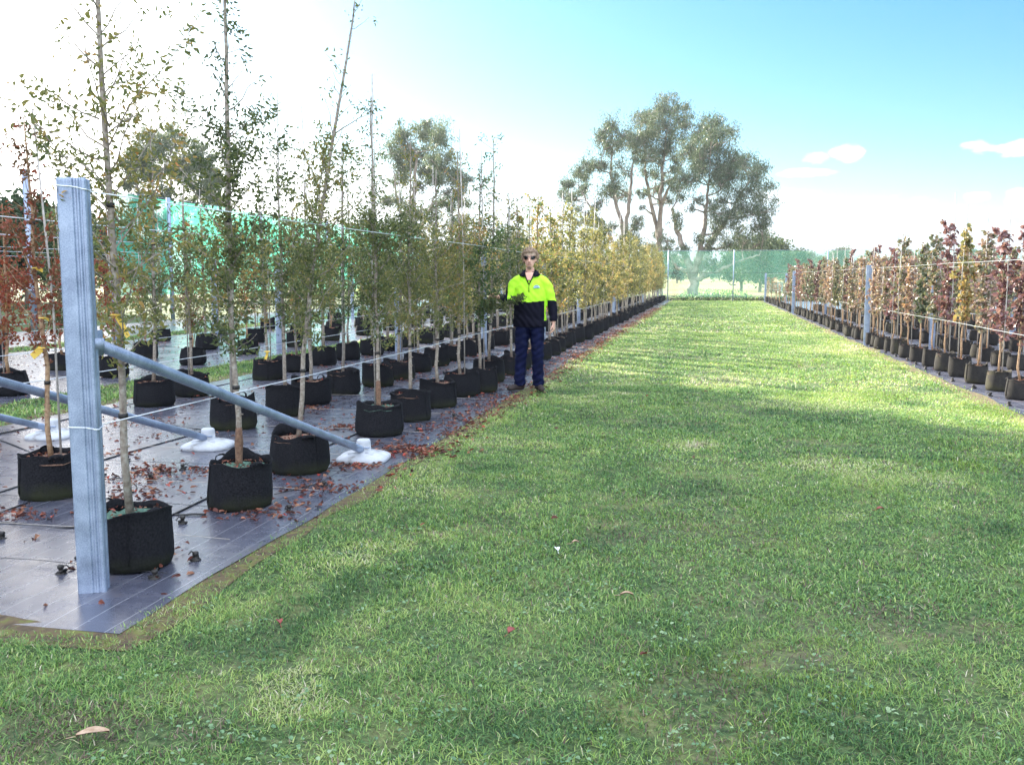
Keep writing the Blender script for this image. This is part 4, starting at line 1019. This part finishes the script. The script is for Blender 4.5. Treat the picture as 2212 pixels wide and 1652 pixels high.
gum('gum_tree', at(880, 650, Y4) * np.array([1, 1, 0]), [stem_px([(880, 650, 0), (885, 560, 0), (890, 480, 0), (895, 400, 0), (900, 330, 0)], Y4, .35, .08), stem_px([(886, 540, 0), (925, 460, 0), (950, 400, 0)], Y4, .18, .05), stem_px([(884, 520, 0), (860, 440, 0), (850, 370, 0)], Y4, .16, .05)],
    clumps_px([(865, 290, 26), (925, 285, 26), (950, 300, 24), (845, 330, 22), (890, 320, 26), (930, 335, 28), (965, 345, 20), (880, 365, 20), (860, 380, 18), (975, 385, 22), (1000, 380, 14), (945, 385, 18), (990, 420, 18), (905, 400, 16), (850, 430, 18), (960, 440, 18), (1005, 440, 12), (880, 450, 18), (920, 470, 20), (850, 490, 18), (990, 480, 18)], Y4, 6),
    'blue-green gum tree rising behind the middle of the left block', 'tree', 'gum trees behind the left block', seed=64, dens=1100)
Y5 = 62
gum('gum_tree', at(350, 660, Y5) * np.array([1, 1, 0]), [stem_px([(350, 660, 0), (355, 560, 0), (365, 470, 0), (370, 390, 0)], Y5, .4, .1), stem_px([(356, 540, 0), (310, 450, 0), (290, 380, 0)], Y5, .2, .06), stem_px([(358, 530, 0), (410, 450, 0), (440, 390, 0)], Y5, .2, .06)],
    clumps_px([(300, 325, 28), (340, 330, 30), (385, 315, 28), (420, 340, 28), (450, 365, 26), (465, 400, 22), (290, 365, 22), (330, 375, 26), (375, 365, 28), (415, 390, 28), (455, 430, 24), (280, 400, 20), (310, 430, 22), (350, 420, 20), (400, 440, 24), (440, 470, 22), (290, 470, 20), (340, 480, 22), (390, 500, 22), (430, 520, 20), (300, 530, 20)], Y5, 7),
    'rounded olive gum tree behind the green side net at left', 'tree', 'gum trees behind the left block', seed=65, dens=1500)

# far tree line: one mesh pair per kind, copied
def far_tree(seed, H, Wd, lm, n=4200, leaf=.42):
    rg = np.random.default_rng(seed); t = G(); c = G()
    limb(t, (0, 0, 0), (rg.normal() * .3, rg.normal() * .3, H * .7), .22, .08, rg, .03)
    ncl = 26; cs = []
    for k in range(ncl):
        z = H * rg.uniform(.25, .95); q = math.sin(math.pi * min(1, (z / H) * .85 + .12)) ** .7 * Wd; a = rg.uniform(0, 6.28); r_ = q * math.sqrt(rg.random())
        p = np.array([math.cos(a) * r_, math.sin(a) * r_, z]); cs.append(p); limb(t, (0, 0, H * rg.uniform(.15, .6)), p, .08, .02, rg, n=5, seg=5)
    cs = np.array(cs); ci = rg.integers(0, ncl, n); P = cs[ci] + rg.normal(size=(n, 3)) * np.array([.34, .34, .26]) * Wd * .55
    P[:, 2] = np.maximum(P[:, 2], H * .08)
    D = rg.normal(size=(n, 3)); Lf = leaf * rg.uniform(.5, 1.3, n); c.leaves(P, D, Lf, Lf * .5, 0, np.clip(rg.random(n) * .6 + rg.random(ncl)[ci] * .4, 0, 1), rg)
    return t.mesh('trunk', M['bark_gum'], True), c.mesh('crown', M[lm])
FT = [far_tree(700, 7.5, 2.8, 'leaf_far'), far_tree(701, 6.2, 3.2, 'leaf_far'), far_tree(702, 9.0, 3.0, 'leaf_gum'), far_tree(703, 5.2, 2.6, 'leaf_dark')]
ft_names = ['mid green bushy', 'wide low green', 'tall grey-green', 'small dark green']
def place_far(x, y, k, s, label, grp, sz=None, z=0):
    e = empty('far_tree', (x, y, z), rr.uniform(0, 6.28)); e.scale = (s, s, sz or s); link('trunk', FT[k][0], e); link('crown', FT[k][1], e); tag(e, label, 'tree', grp)
def gz(x, y):
    f = min(max((y - 110) / 400, 0), 1); return f * (3 + 2 * math.sin(x / 140 + 1.3) + 1.2 * math.sin(x / 61)) + min(max((abs(x) - 120) / 400, 0), 1) * 6 - .3
# through the net, right of the lane axis and beyond the right block
i = 0
for x in np.arange(-34, 88, 3.6):
    y = 170 + rr.uniform(-14, 16) + abs(x) * .1; k = rr.choice([0, 0, 1, 2, 3, 1]); s = rr.uniform(.55, .85)
    zone = 'from the left in the far tree line'
    place_far(x, y, k, s, '%s tree, %s %s' % (ft_names[k], ORD[i], zone), 'far tree line beyond the paddock', z=gz(x, y)); i += 1
for i, x in enumerate(np.arange(-90, 170, 8)):
    y = 300 + rr.uniform(-25, 30); k = rr.choice([0, 2, 2, 1])
    place_far(x, y, k, rr.uniform(.85, 1.1), '%s tree, %s from the left on the distant rise' % (ft_names[k], ORD[i]), 'trees on the distant rise', z=gz(x, y) - .5)
for k, (px, Y, kk, s) in enumerate([(1640, 92, 1, .85), (1668, 96, 0, .7), (1600, 100, 3, .9), (1715, 104, 0, .6)]):
    p = at(px, 640, Y); place_far(p[0], Y, kk, s, ['wide pale tree just right of the forked gum trunk behind the net', 'small pale-trunked tree behind the net at the far right lawn corner', 'dark low tree under the broad gum crown', 'small tree behind the net left of the right block'][k], 'paddock trees behind the net')
# behind the left block, bushes rising above the rows
for k, (px, Y, kk, s) in enumerate([(60, 46, 1, .95), (10, 40, 3, 1.0), (130, 52, 0, .8), (560, 75, 0, .9), (640, 80, 1, .9), (720, 84, 3, 1.0), (800, 86, 0, .9), (1040, 90, 1, .8), (1110, 92, 0, .8), (1180, 95, 3, .9), (230, 60, 3, 1.1), (480, 70, 3, 1.1)]):
    p = at(px, 640, Y)
    nm = ['rounded green tree at the left edge behind the red-leaved stock', 'dark bush cut by the left edge of the photo', 'green tree behind the galvanised end post top', 'green tree behind the right end of the bright net', 'wide green tree just right of the bright net',
          'dark tree behind the side net posts', 'green tree left of the blue-green gum tree', 'wide low tree right of the blue-green gum tree', 'green tree behind the man tree row', 'dark tree behind the yellow row start', 'dark tree behind the left part of the bright net', 'dark tree behind the right part of the bright net'][k]
    place_far(p[0], Y, kk, s, nm, 'trees behind the left block')
# tall windbreak pines standing left of the view; they throw the long shade over the near lawn
def windbreak():
    rg = np.random.default_rng(88); t = G(); c = G(); H = 43
    limb(t, (0, 0, 0), (0, 0, H), .5, .05, rg, .005)
    n = 80000; z = H * (rg.random(n) ** .85) * .98 + .2; q = 4.4 * (1 - (z / H) ** 4) * np.sqrt(rg.random(n)) + .3; a = rg.uniform(0, 6.28, n)
    P = np.stack([np.cos(a) * q, np.sin(a) * q, z], 1); D = rg.normal(size=(n, 3)); D[:, 2] += .4; c.leaves(P, D, rg.uniform(.6, 1.2, n), .42, 0, None, rg)
    tm, cm_ = t.mesh('trunk', M['bark_gum'], True), c.mesh('crown', M['leaf_dark'])
    s0 = np.array([-.755, .656]); pr = np.array([-.656, -.755]); o0 = np.array([0, 13.0]) + s0 * 62 + pr * 4.4
    for k in range(9):
        p = o0 + pr * 4.6 * k + s0 * rg.uniform(-1, 2)
        e = empty('windbreak_pine', (p[0], p[1], 0), rg.uniform(0, 6)); link('trunk', tm, e); link('crown', cm_, e); e.scale = (1, 1, rg.uniform(.95, 1.08)); tag(e, 'tall dense windbreak pine, %s in the line left of the view' % ORD[k], 'tree', 'windbreak pines')
windbreak()

# pale block standing in the paddock
def hay():
    e = empty('feed_bin', tuple(at(1677, 629, 100) * np.array([1, 1, 0]))); tag(e, 'small pale bin standing in the paddock behind the net', 'bin')
    g = G(); V = np.array([(-.62, -.4, 0), (.62, -.4, 0), (.62, .4, 0), (-.62, .4, 0), (-.7, -.46, .95), (.7, -.46, .95), (.7, .46, .95), (-.7, .46, .95)])
    g.add(V, [(3, 2, 1, 0), (0, 1, 5, 4), (1, 2, 6, 5), (2, 3, 7, 6), (3, 0, 4, 7)]); link('tub', g.mesh('tub', M['concrete']), e)
    g = G(); g.box((0, 0, .99), (1.48, 1.0, .07)); link('lid', g.mesh('lid', M['concrete']), e)
hay()

# ================================================================== THE MAN
def remeshed(g, name, mats, vox, smooth_it=6, fn=None, face_mat=None):
    """one continuous surface out of overlapping tubes"""
    o = link('tmp', g.mesh('tmp', mats, True)); md = o.modifiers.new('r', 'REMESH'); md.mode = 'VOXEL'; md.voxel_size = vox
    sm = o.modifiers.new('s', 'SMOOTH'); sm.iterations = smooth_it; sm.factor = .5
    dg = bpy.context.evaluated_depsgraph_get(); me = bpy.data.meshes.new_from_object(o.evaluated_get(dg)); me.name = name
    old = o.data; bpy.data.objects.remove(o); bpy.data.meshes.remove(old)
    me.materials.clear()
    for m in mats: me.materials.append(m)
    n = len(me.vertices); co = np.empty(n * 3, np.float32); me.vertices.foreach_get('co', co); co = co.reshape(-1, 3).astype(float)
    if fn is not None: co = fn(co); me.vertices.foreach_set('co', co.astype(np.float32).ravel())
    k = len(me.polygons); c = np.empty(k * 3, np.float32); me.update(); me.polygons.foreach_get('center', c); c = c.reshape(-1, 3)
    mi = np.zeros(k, np.int32) if face_mat is None else face_mat(c).astype(np.int32)
    me.polygons.foreach_set('material_index', mi); me.polygons.foreach_set('use_smooth', np.ones(k, bool)); me.update(); return me
def chain(g, pts, rad, seg=16, ref=(1, 0, 0)):
    P = np.array(pts, float); n = len(P); tt = np.linspace(0, n - 1, (n - 1) * 4 + 1); i0 = np.arange(n)
    Q = np.stack([np.interp(tt, i0, P[:, k]) for k in range(3)], 1)
    Rr = np.array([r if hasattr(r, '__len__') else (r, r) for r in rad], float); RR = np.stack([np.interp(tt, i0, Rr[:, k]) for k in range(2)], 1)
    for _ in range(2): Q[1:-1] = (Q[:-2] + 2 * Q[1:-1] + Q[2:]) / 4; RR[1:-1] = (RR[:-2] + 2 * RR[1:-1] + RR[2:]) / 4
    g.tube(Q, [tuple(r) for r in RR], seg, 0, ref=ref)
def man():
    M['skin'] = noisy('skin', [(.3, (.60, .33, .25)), (.6, (.72, .43, .33)), (.8, (.76, .48, .38))], 9, .55); M['skin'].node_tree.nodes['Principled BSDF'].inputs['Subsurface Weight'].default_value = .08
    M['fluoro'] = noisy('fluoro yellow cloth', [(.3, (.42, .85, .02)), (.7, (.50, .98, .04))], 14, .75, bmp=.1)
    M['navy'] = noisy('navy cloth', [(.3, (.003, .003, .010)), (.7, (.005, .005, .014))], 16, .8, bmp=.25, spec=.15)
    M['denim'] = noisy('dark denim', [(.3, (.0015, .003, .018)), (.6, (.004, .007, .040)), (.8, (.012, .018, .075))], 11, .8, bmp=.4, spec=.15)
    M['hair'] = noisy('sandy curls', [(.3, (.24, .16, .11)), (.7, (.50, .37, .27))], 50, .6)
    M['lens'] = mat('black lens', (.006, .006, .008), .08); M['boot'] = noisy('brown boot leather', [(.3, (.014, .009, .008)), (.7, (.045, .028, .024))], 20, .7, bmp=.3)
    M['badge'] = mat('pale badge', (.55, .72, .80), .7); M['badge_dark'] = mat('badge blue', (.12, .25, .40), .7); M['lips'] = mat('lips', (.42, .16, .13), .5)
    e = empty('person', (-2.29, 11.98, .012), R(6)); e.scale = (1.0, 1.0, 1.0)
    tag(e, 'man in sunglasses and a fluoro yellow and navy work jumper, one arm in a tree', 'person')
    # ---- local frame: faces -Y, image right = +X. H = 1.86
    sh_l, el_l, wr_l = (.205, .0, 1.455), (.285, .02, 1.17), (.315, -.03, .905)     # arm on image right, hanging
    sh_r, el_r, wr_r = (-.195, .0, 1.455), (-.262, -.02, 1.20), (-.42, -.13, 1.24)     # arm on image left, reaching back into the tree
    b = G()
    chain(b, [(0, .01, .84), (0, .005, .96), (0, 0, 1.06), (0, 0, 1.2), (0, 0, 1.34), (0, .005, 1.45), (0, .01, 1.51)], [(.165, .11), (.17, .115), (.155, .11), (.155, .11), (.16, .11), (.13, .085), (.06, .06)], 24)
    chain(b, [(0, .012, 1.47), (0, .008, 1.56), (0, 0, 1.62)], [(.064, .064), (.058, .060), (.056, .058)], 16)
    for sx, (kx, ky), ax in ((1, (.10, -.03), .105), (-1, (-.105, -.01), -.125)):
        chain(b, [(sx * .09, .01, .92), (sx * .095, 0, .74), (kx, ky, .50), (ax, .02, .24), (ax, .03, .08)], [(.10, .11), (.085, .095), (.056, .062), (.052, .055), (.038, .042)], 16)
    for S, E_, W_ in ((sh_l, el_l, wr_l), (sh_r, el_r, wr_r)):
        chain(b, [(S[0] * .5, 0, 1.43), (S[0] * .92, 0, 1.415), tuple((np.array(S) + E_) / 2), E_, tuple((np.array(E_) + W_) / 2), W_], [.050, .050, .046, .040, .034, (.030, .022)], 14)
    # head: skull, jaw, nose, ears as one surface
    hc = np.array([0, -.008, 1.725])
    chain(b, [hc + (0, .01, -.055), hc + (0, .012, 0), hc + (0, .012, .05), hc + (0, .012, .105)], [(.062, .078), (.074, .092), (.072, .090), (.030, .045)], 20)
    chain(b, [hc + (0, -.02, -.118), hc + (0, -.022, -.085), hc + (0, -.012, -.03)], [(.030, .030), (.050, .052), (.064, .070)], 16)
    chain(b, [hc + (0, -.078, .022), hc + (0, -.098, -.022), hc + (0, -.090, -.036)], [.010, .014, .014], 10)
    for s in (-1, 1):
        chain(b, [hc + (s * .077, .01, .028), hc + (s * .085, .016, .004), hc + (s * .077, .008, -.032)], [(.006, .012), (.009, .018), (.005, .010)], 10)
        chain(b, [hc + (s * .016, -.082, -.034), hc + (s * .010, -.088, -.034)], [.008, .008], 8)
    chain(b, [hc + (-.026, -.070, -.062), hc + (0, -.080, -.060), hc + (.026, -.070, -.062)], [.008, .011, .008], 8)
    # hands: palm, four fingers, thumb
    def hand(W_, dirv, palm_n, side, curl):
        W_ = np.array(W_, float); d = np.array(dirv, float); d /= np.linalg.norm(d); nrm = np.array(palm_n, float); nrm -= d * (nrm @ d); nrm /= np.linalg.norm(nrm); s = np.cross(d, nrm) * side
        b.tube([W_ - d * .02, W_ + d * .02, W_ + d * .06, W_ + d * .095], [(.024, .018), (.034, .017), (.041, .015), (.040, .012)], 14, 0, ref=s)
        for k, (o, ln) in enumerate(((.030, .072), (.010, .082), (-.010, .076), (-.029, .060))):
            p = W_ + d * .088 + s * o; pts = [p]; a = .15
            for q in (.42, .33, .25): a += curl; pts.append(pts[-1] + (d * math.cos(a) + nrm * math.sin(a)) * ln * q)
            b.tube(pts, [.0095, .0088, .0080, .0062], 8)
        p = W_ + d * .028 + s * .030; t1 = p + s * .022 + d * .030 + nrm * .010; t2 = t1 + d * .028 + s * .004 + nrm * .012
        b.tube([p, t1, t2, t2 + d * .018 + nrm * .006], [.013, .0115, .0100, .0075], 8)
    hand(wr_l, (.02, -.08, -1), (-1, .2, 0), -1, .38)
    hand(wr_r, (-.9, -.3, .25), (.3, -.6, -.7), 1, .85)
    body = link('body', remeshed(b, 'body', [M['skin']], .0055, 3), e)
    # ---- clothes
    j = G()
    chain(j, [(0, .01, .845), (0, .01, .90), (0, .005, 1.0), (0, 0, 1.12), (0, 0, 1.25), (0, 0, 1.36), (0, .005, 1.45), (0, .012, 1.53)], [(.218, .155), (.224, .16), (.218, .155), (.212, .15), (.212, .152), (.21, .148), (.165, .12), (.085, .08)], 28)
    chain(j, [(.06, .005, 1.475), (.15, 0, 1.452), (.218, .003, 1.39), (.252, .01, 1.29), el_l, (.305, .0, 1.05), (.316, -.025, .945), (.317, -.03, .92)], [.066, .074, .076, .072, .066, .060, .053, .044], 18)
    chain(j, [(-.06, .005, 1.475), (-.15, 0, 1.452), (-.218, .003, 1.39), (-.25, -.005, 1.29), el_r, (-.31, -.05, 1.205), (-.36, -.085, 1.22), (-.40, -.118, 1.235)], [.066, .074, .076, .072, .068, .063, .056, .048], 18)
    def folds(co):
        x, y, z = co.T; c = co.copy()
        amp = .0045 * (1 + 1.2 * (z < 1.0)); w = np.sin(z * 46 + x * 22 + 3 * np.sin(x * 9)) * np.cos(x * 31 + z * 13)
        c[:, 1] += amp * w; c[:, 0] += .003 * np.sin(z * 60 + y * 30)
        c[:, 0] *= 1 + .02 * np.sin(z * 17) * (abs(x) < .25); return c
    def jm(c):
        x, y, z = c.T
        sleeve = abs(x) > .213 + .02 * (z > 1.3)
        split = 1.185 - .01 * np.cos(x * 12)
        m = np.where(z > split, 0, 1)
        m = np.where((x > .195) & (x < .232) & (z < 1.22) & (z > .93) & (y > -.07) & (y < .06), 0, m)    # yellow side panel under the arm
        m = np.where((x < -.285) | ((x < -.20) & (z < 1.19)), 1, m)
        m = np.where((x > .2) & (y > .0) & (z < 1.47) & (x - .24 > (1.47 - z) * .10), 1, m)    # navy piping on the back of the sleeve
        return m
    link('jumper', remeshed(j, 'jumper', [M['fluoro'], M['navy']], .008, 5, folds, jm), e)
    # collar: stand and two wings, placket and zip
    g = G(); n = 15
    for s in (-1, 1):
        V = []
        for k in range(n):
            t = k / (n - 1); a = math.pi / 2 - s * t * math.pi * .86; cx, cy = .080 * math.cos(a), .070 * math.sin(a) + .012
            top = 1.600 - .035 * t; d = np.array([math.cos(a), math.sin(a)]); w = .036 + .044 * t ** 1.3
            V += [(cx * .92, cy * .92, top - .03), (cx, cy, top), (cx + d[0] * .012, cy + d[1] * .012, top + .002), (cx + d[0] * w, cy + d[1] * w * .8 - .012 * t, top - .032 - .03 * t), (cx + d[0] * (w - .006), cy + d[1] * (w - .006) * .8 - .006 * t, top - .040 - .03 * t)]
        idx = np.arange(n * 5).reshape(n, 5); g.add(V, np.stack([idx[:-1, :-1], idx[:-1, 1:], idx[1:, 1:], idx[1:, :-1]], -1).reshape(-1, 4))
    link('collar', g.mesh('collar', M['navy'], True), e)
    g = G()
    V = []
    zz = np.linspace(1.56, 1.36, 9)
    for k, z in enumerate(zz):
        w = .052 * (1 - k / 8) ** 1.1 + .003; y = -.150 + (.050 * max(0, (z - 1.44) / .09)); V += [(-w, y + .01, z), (0, y - .001, z), (w, y + .01, z)]
    idx = np.arange(27).reshape(9, 3); F = np.stack([idx[:-1, :-1], idx[1:, :-1], idx[1:, 1:], idx[:-1, 1:]], -1).reshape(-1, 4)
    k3 = 12; g.add(V[:k3 + 3], F[F.max(1) < k3 + 3]); link('neck_opening', g.mesh('neck_opening', M['skin'], True), e)
    g = G()
    for s in (-1, 1):
        g.tube([(s * .060, -.088, 1.535), (s * .046, -.112, 1.50), (s * .024, -.138, 1.45), (s * .004, -.152, 1.405)], [.008, .008, .007, .006], 8)
    g.tube([(.001, -.154, 1.41), (.001, -.157, 1.36), (.001, -.156, 1.31)], .0045, 6); g.box((.001, -.160, 1.315), (.010, .006, .018))
    link('zip', g.mesh('zip', M['navy'], True), e)
    g = G(); cx, cz = .098, 1.372
    th = np.linspace(0, 2 * math.pi, 25)[:-1]; rim = np.stack([cx + .038 * np.cos(th), np.full(24, -.152), cz + .026 * np.sin(th) - .004], 1); rim[:, 2] = np.maximum(rim[:, 2], cz - .018); rim[:, 1] += 1.2 * (rim[:, 0] - .06) ** 2 * 6
    b2 = rim.copy(); b2[:, 1] += .01
    g.add(np.vstack([rim, b2]), [(i, (i + 1) % 24, 24 + (i + 1) % 24, 24 + i) for i in range(24)]); g.L.append(np.arange(24)); g.S.append(np.array([24])); g.M.append(np.array([0]))
    a2 = np.linspace(.35, math.pi - .35, 9); g.tube([(cx + .028 * math.cos(a), -.152 + 7.2 * (cx + .028 * math.cos(a) - .06) ** 2 - .003, cz - .006 + .020 * math.sin(a)) for a in a2], .0028, 5, 1)
    g.tube([(cx - .022, -.148, cz - .012), (cx + .022, -.135, cz - .012)], .0028, 5, 1); g.tube([(cx - .046, -.150, cz - .022), (cx - .034, -.150, cz - .014), (cx + .034, -.128, cz - .014), (cx + .046, -.118, cz - .022)], .0032, 5, 1)
    link('chest_badge', g.mesh('chest_badge', [M['badge'], M['badge_dark']]), e)
    # jeans
    t = G()
    chain(t, [(0, .01, .83), (0, .01, .90), (0, .01, .97)], [(.165, .13), (.175, .13), (.165, .12)], 24)
    chain(t, [(.085, .01, .90), (.098, .0, .74), (.105, -.02, .50), (.108, .01, .26), (.112, .02, .10), (.112, .02, .07)], [(.105, .125), (.098, .115), (.080, .085), (.075, .08), (.078, .085), (.076, .085)], 18)
    chain(t, [(-.085, .01, .90), (-.105, .0, .74), (-.112, -.005, .50), (-.128, .02, .26), (-.135, .02, .10), (-.135, .02, .07)], [(.105, .125), (.098, .115), (.080, .085), (.075, .08), (.078, .085), (.076, .085)], 18)
    def jf(co):
        x, y, z = co.T; c = co.copy(); a = .004 + .006 * np.exp(-((z - .14) / .1) ** 2) + .004 * np.exp(-((z - .5) / .08) ** 2)
        c[:, 1] += a * np.sin(z * 70 + 2 * np.sin(x * 30)); c[:, 0] += a * .8 * np.sin(z * 55 + y * 20 + 1); return c
    link('jeans', remeshed(t, 'jeans', [M['denim']], .008, 4, jf), e)
    # boots
    for (fx, ang) in ((.125, .35), (-.150, -.75)):
        b3 = G(); d = np.array([math.sin(ang), -math.cos(ang), 0]); o = np.array([fx * .9, .03, 0])
        chain(b3, [o + (0, 0, .17), o + (0, 0, .10), o - d * .02 + (0, 0, .055)], [(.048, .052), (.048, .055), (.042, .050)], 14)
        chain(b3, [o - d * .065 + (0, 0, .045), o + (0, 0, .055), o + d * .09 + (0, 0, .050), o + d * .17 + (0, 0, .040), o + d * .205 + (0, 0, .036)], [(.034, .036), (.042, .050), (.046, .042), (.046, .034), (.030, .024)], 14, ref=(math.cos(ang), math.sin(ang), 0))
        def bf(co): c = co.copy(); c[:, 2] = np.maximum(c[:, 2], .004); return c
        link('boot', remeshed(b3, 'boot', [M['boot']], .007, 2, bf), e)
    # hair: short curls round the skull, goatee
    g = G(); r = np.random.default_rng(9)
    for k in range(760):
        th = r.uniform(0, 2 * math.pi); u = r.uniform(-.62, 1); ph = math.asin(u); dx, dy, dz = math.cos(ph) * math.cos(th), math.cos(ph) * math.sin(th), math.sin(ph)
        if dy < -.25 and dz < .52 + .1 * abs(dx): continue
        if dz < -.1 and dy < .12: continue
        p = hc + np.array([dx * .085, .016 + dy * .100, .026 + dz * .099]); out = np.array([dx, dy, dz]); s = np.cross(out, r.normal(size=3)); s /= np.linalg.norm(s); q = np.cross(out, s)
        rr_ = r.uniform(.008, .015); L = r.uniform(.018, .042); m_ = 7
        pts = [p + out * L * i / (m_ - 1) + s * rr_ * math.cos(i * 1.5) + q * rr_ * math.sin(i * 1.5) for i in range(m_)]
        g.tube(pts, [.0036] * (m_ - 1) + [.0015], 4)
    g.lathe([(.034, .126), (.068, .102), (.083, .060), (.085, .03)], 18, 0, lambda rr_, z, a, k: (rr_ * (1.0 + .18 * abs(math.sin(a))), z + (.018 if math.sin(a) < -.5 and k == 3 else 0)), c=(0, .012, hc[2]), caps=(False, False))
    link('hair', g.mesh('hair', M['hair'], True), e)
    g = G()
    for k in range(150):
        a = r.uniform(-1, 1); z = r.uniform(-.125, -.078); p = hc + np.array([a * .026, -.070 + abs(a) * .010 + (-.078 - z) * .25, z]); g.tube([p, p + np.array([r.normal() * .003, -.006, -.008])], [.0016, .0008], 3)
    for k in range(60):
        a = r.uniform(-1, 1); p = hc + np.array([a * .026, -.084 + abs(a) * .010, -.049]); g.tube([p, p + np.array([0, -.004, -.006])], [.0014, .0008], 3)
    link('goatee', g.mesh('goatee', M['hair'], True), e)
    g = G(); g.tube([hc + (-.020, -.080, -.062), hc + (0, -.0895, -.061), hc + (.020, -.080, -.062)], [(.0035, .003), (.005, .004), (.0035, .003)], 7); link('lips', g.mesh('lips', M['lips'], True), e)
    # wraparound sunglasses
    g = G()
    for s in (-1, 1):
        V = []; n = 9
        for i in range(n):
            t = i / (n - 1); a = .10 + t * 1.0; x = s * (.012 + .062 * math.sin(a * 1.25)); y = -.098 + .052 * t ** 1.8; h1 = .020 * (1 - .35 * t ** 2); h0 = .024 * math.sin(math.pi * min(1, .18 + t * .8)) ** .6
            V += [(x, y, hc[2] + .028 + h1 * .5), (x, y - .004, hc[2] + .018), (x, y + .001, hc[2] + .020 - h0)]
        idx = np.arange(n * 3).reshape(n, 3); g.add(V, np.stack([idx[:-1, :-1], idx[:-1, 1:], idx[1:, 1:], idx[1:, :-1]], -1).reshape(-1, 4))
        g.tube([hc + (s * .012, -.098, .036), hc + (s * .055, -.078, .038), hc + (s * .077, -.045, .034), hc + (s * .084, .01, .030)], .0032, 6)
    g.tube([hc + (-.014, -.101, .028), hc + (.014, -.101, .028)], .004, 6)
    link('sunglasses', g.mesh('sunglasses', M['lens'], True), e)
    return e
man()

# ================================================================== AIR
def haze():
    g = G(); g.add([(i * 420, 200 + j * 480 if j > 0 else -40, k) for k in (-1.2, 44) for i, j in ((-1, 0), (1, 0), (1, 1), (-1, 1))], [(3, 2, 1, 0), (4, 5, 6, 7), (0, 1, 5, 4), (1, 2, 6, 5), (2, 3, 7, 6), (3, 0, 4, 7)])
    m = bpy.data.materials.new('haze air'); m.use_nodes = True; m.node_tree.nodes.clear(); o = nd(m, 'ShaderNodeOutputMaterial'); v = nd(m, 'ShaderNodeVolumePrincipled')
    v.inputs['Color'].default_value = (.86, .92, .97, 1); v.inputs['Density'].default_value = .00035; v.inputs['Anisotropy'].default_value = .35; lk(m, v.outputs[0], o.inputs['Volume'])
    ob = link('haze', g.mesh('haze', m)); ob['kind'] = 'stuff'; tag(ob, 'thin bright air haze over the whole nursery', 'haze')
haze()
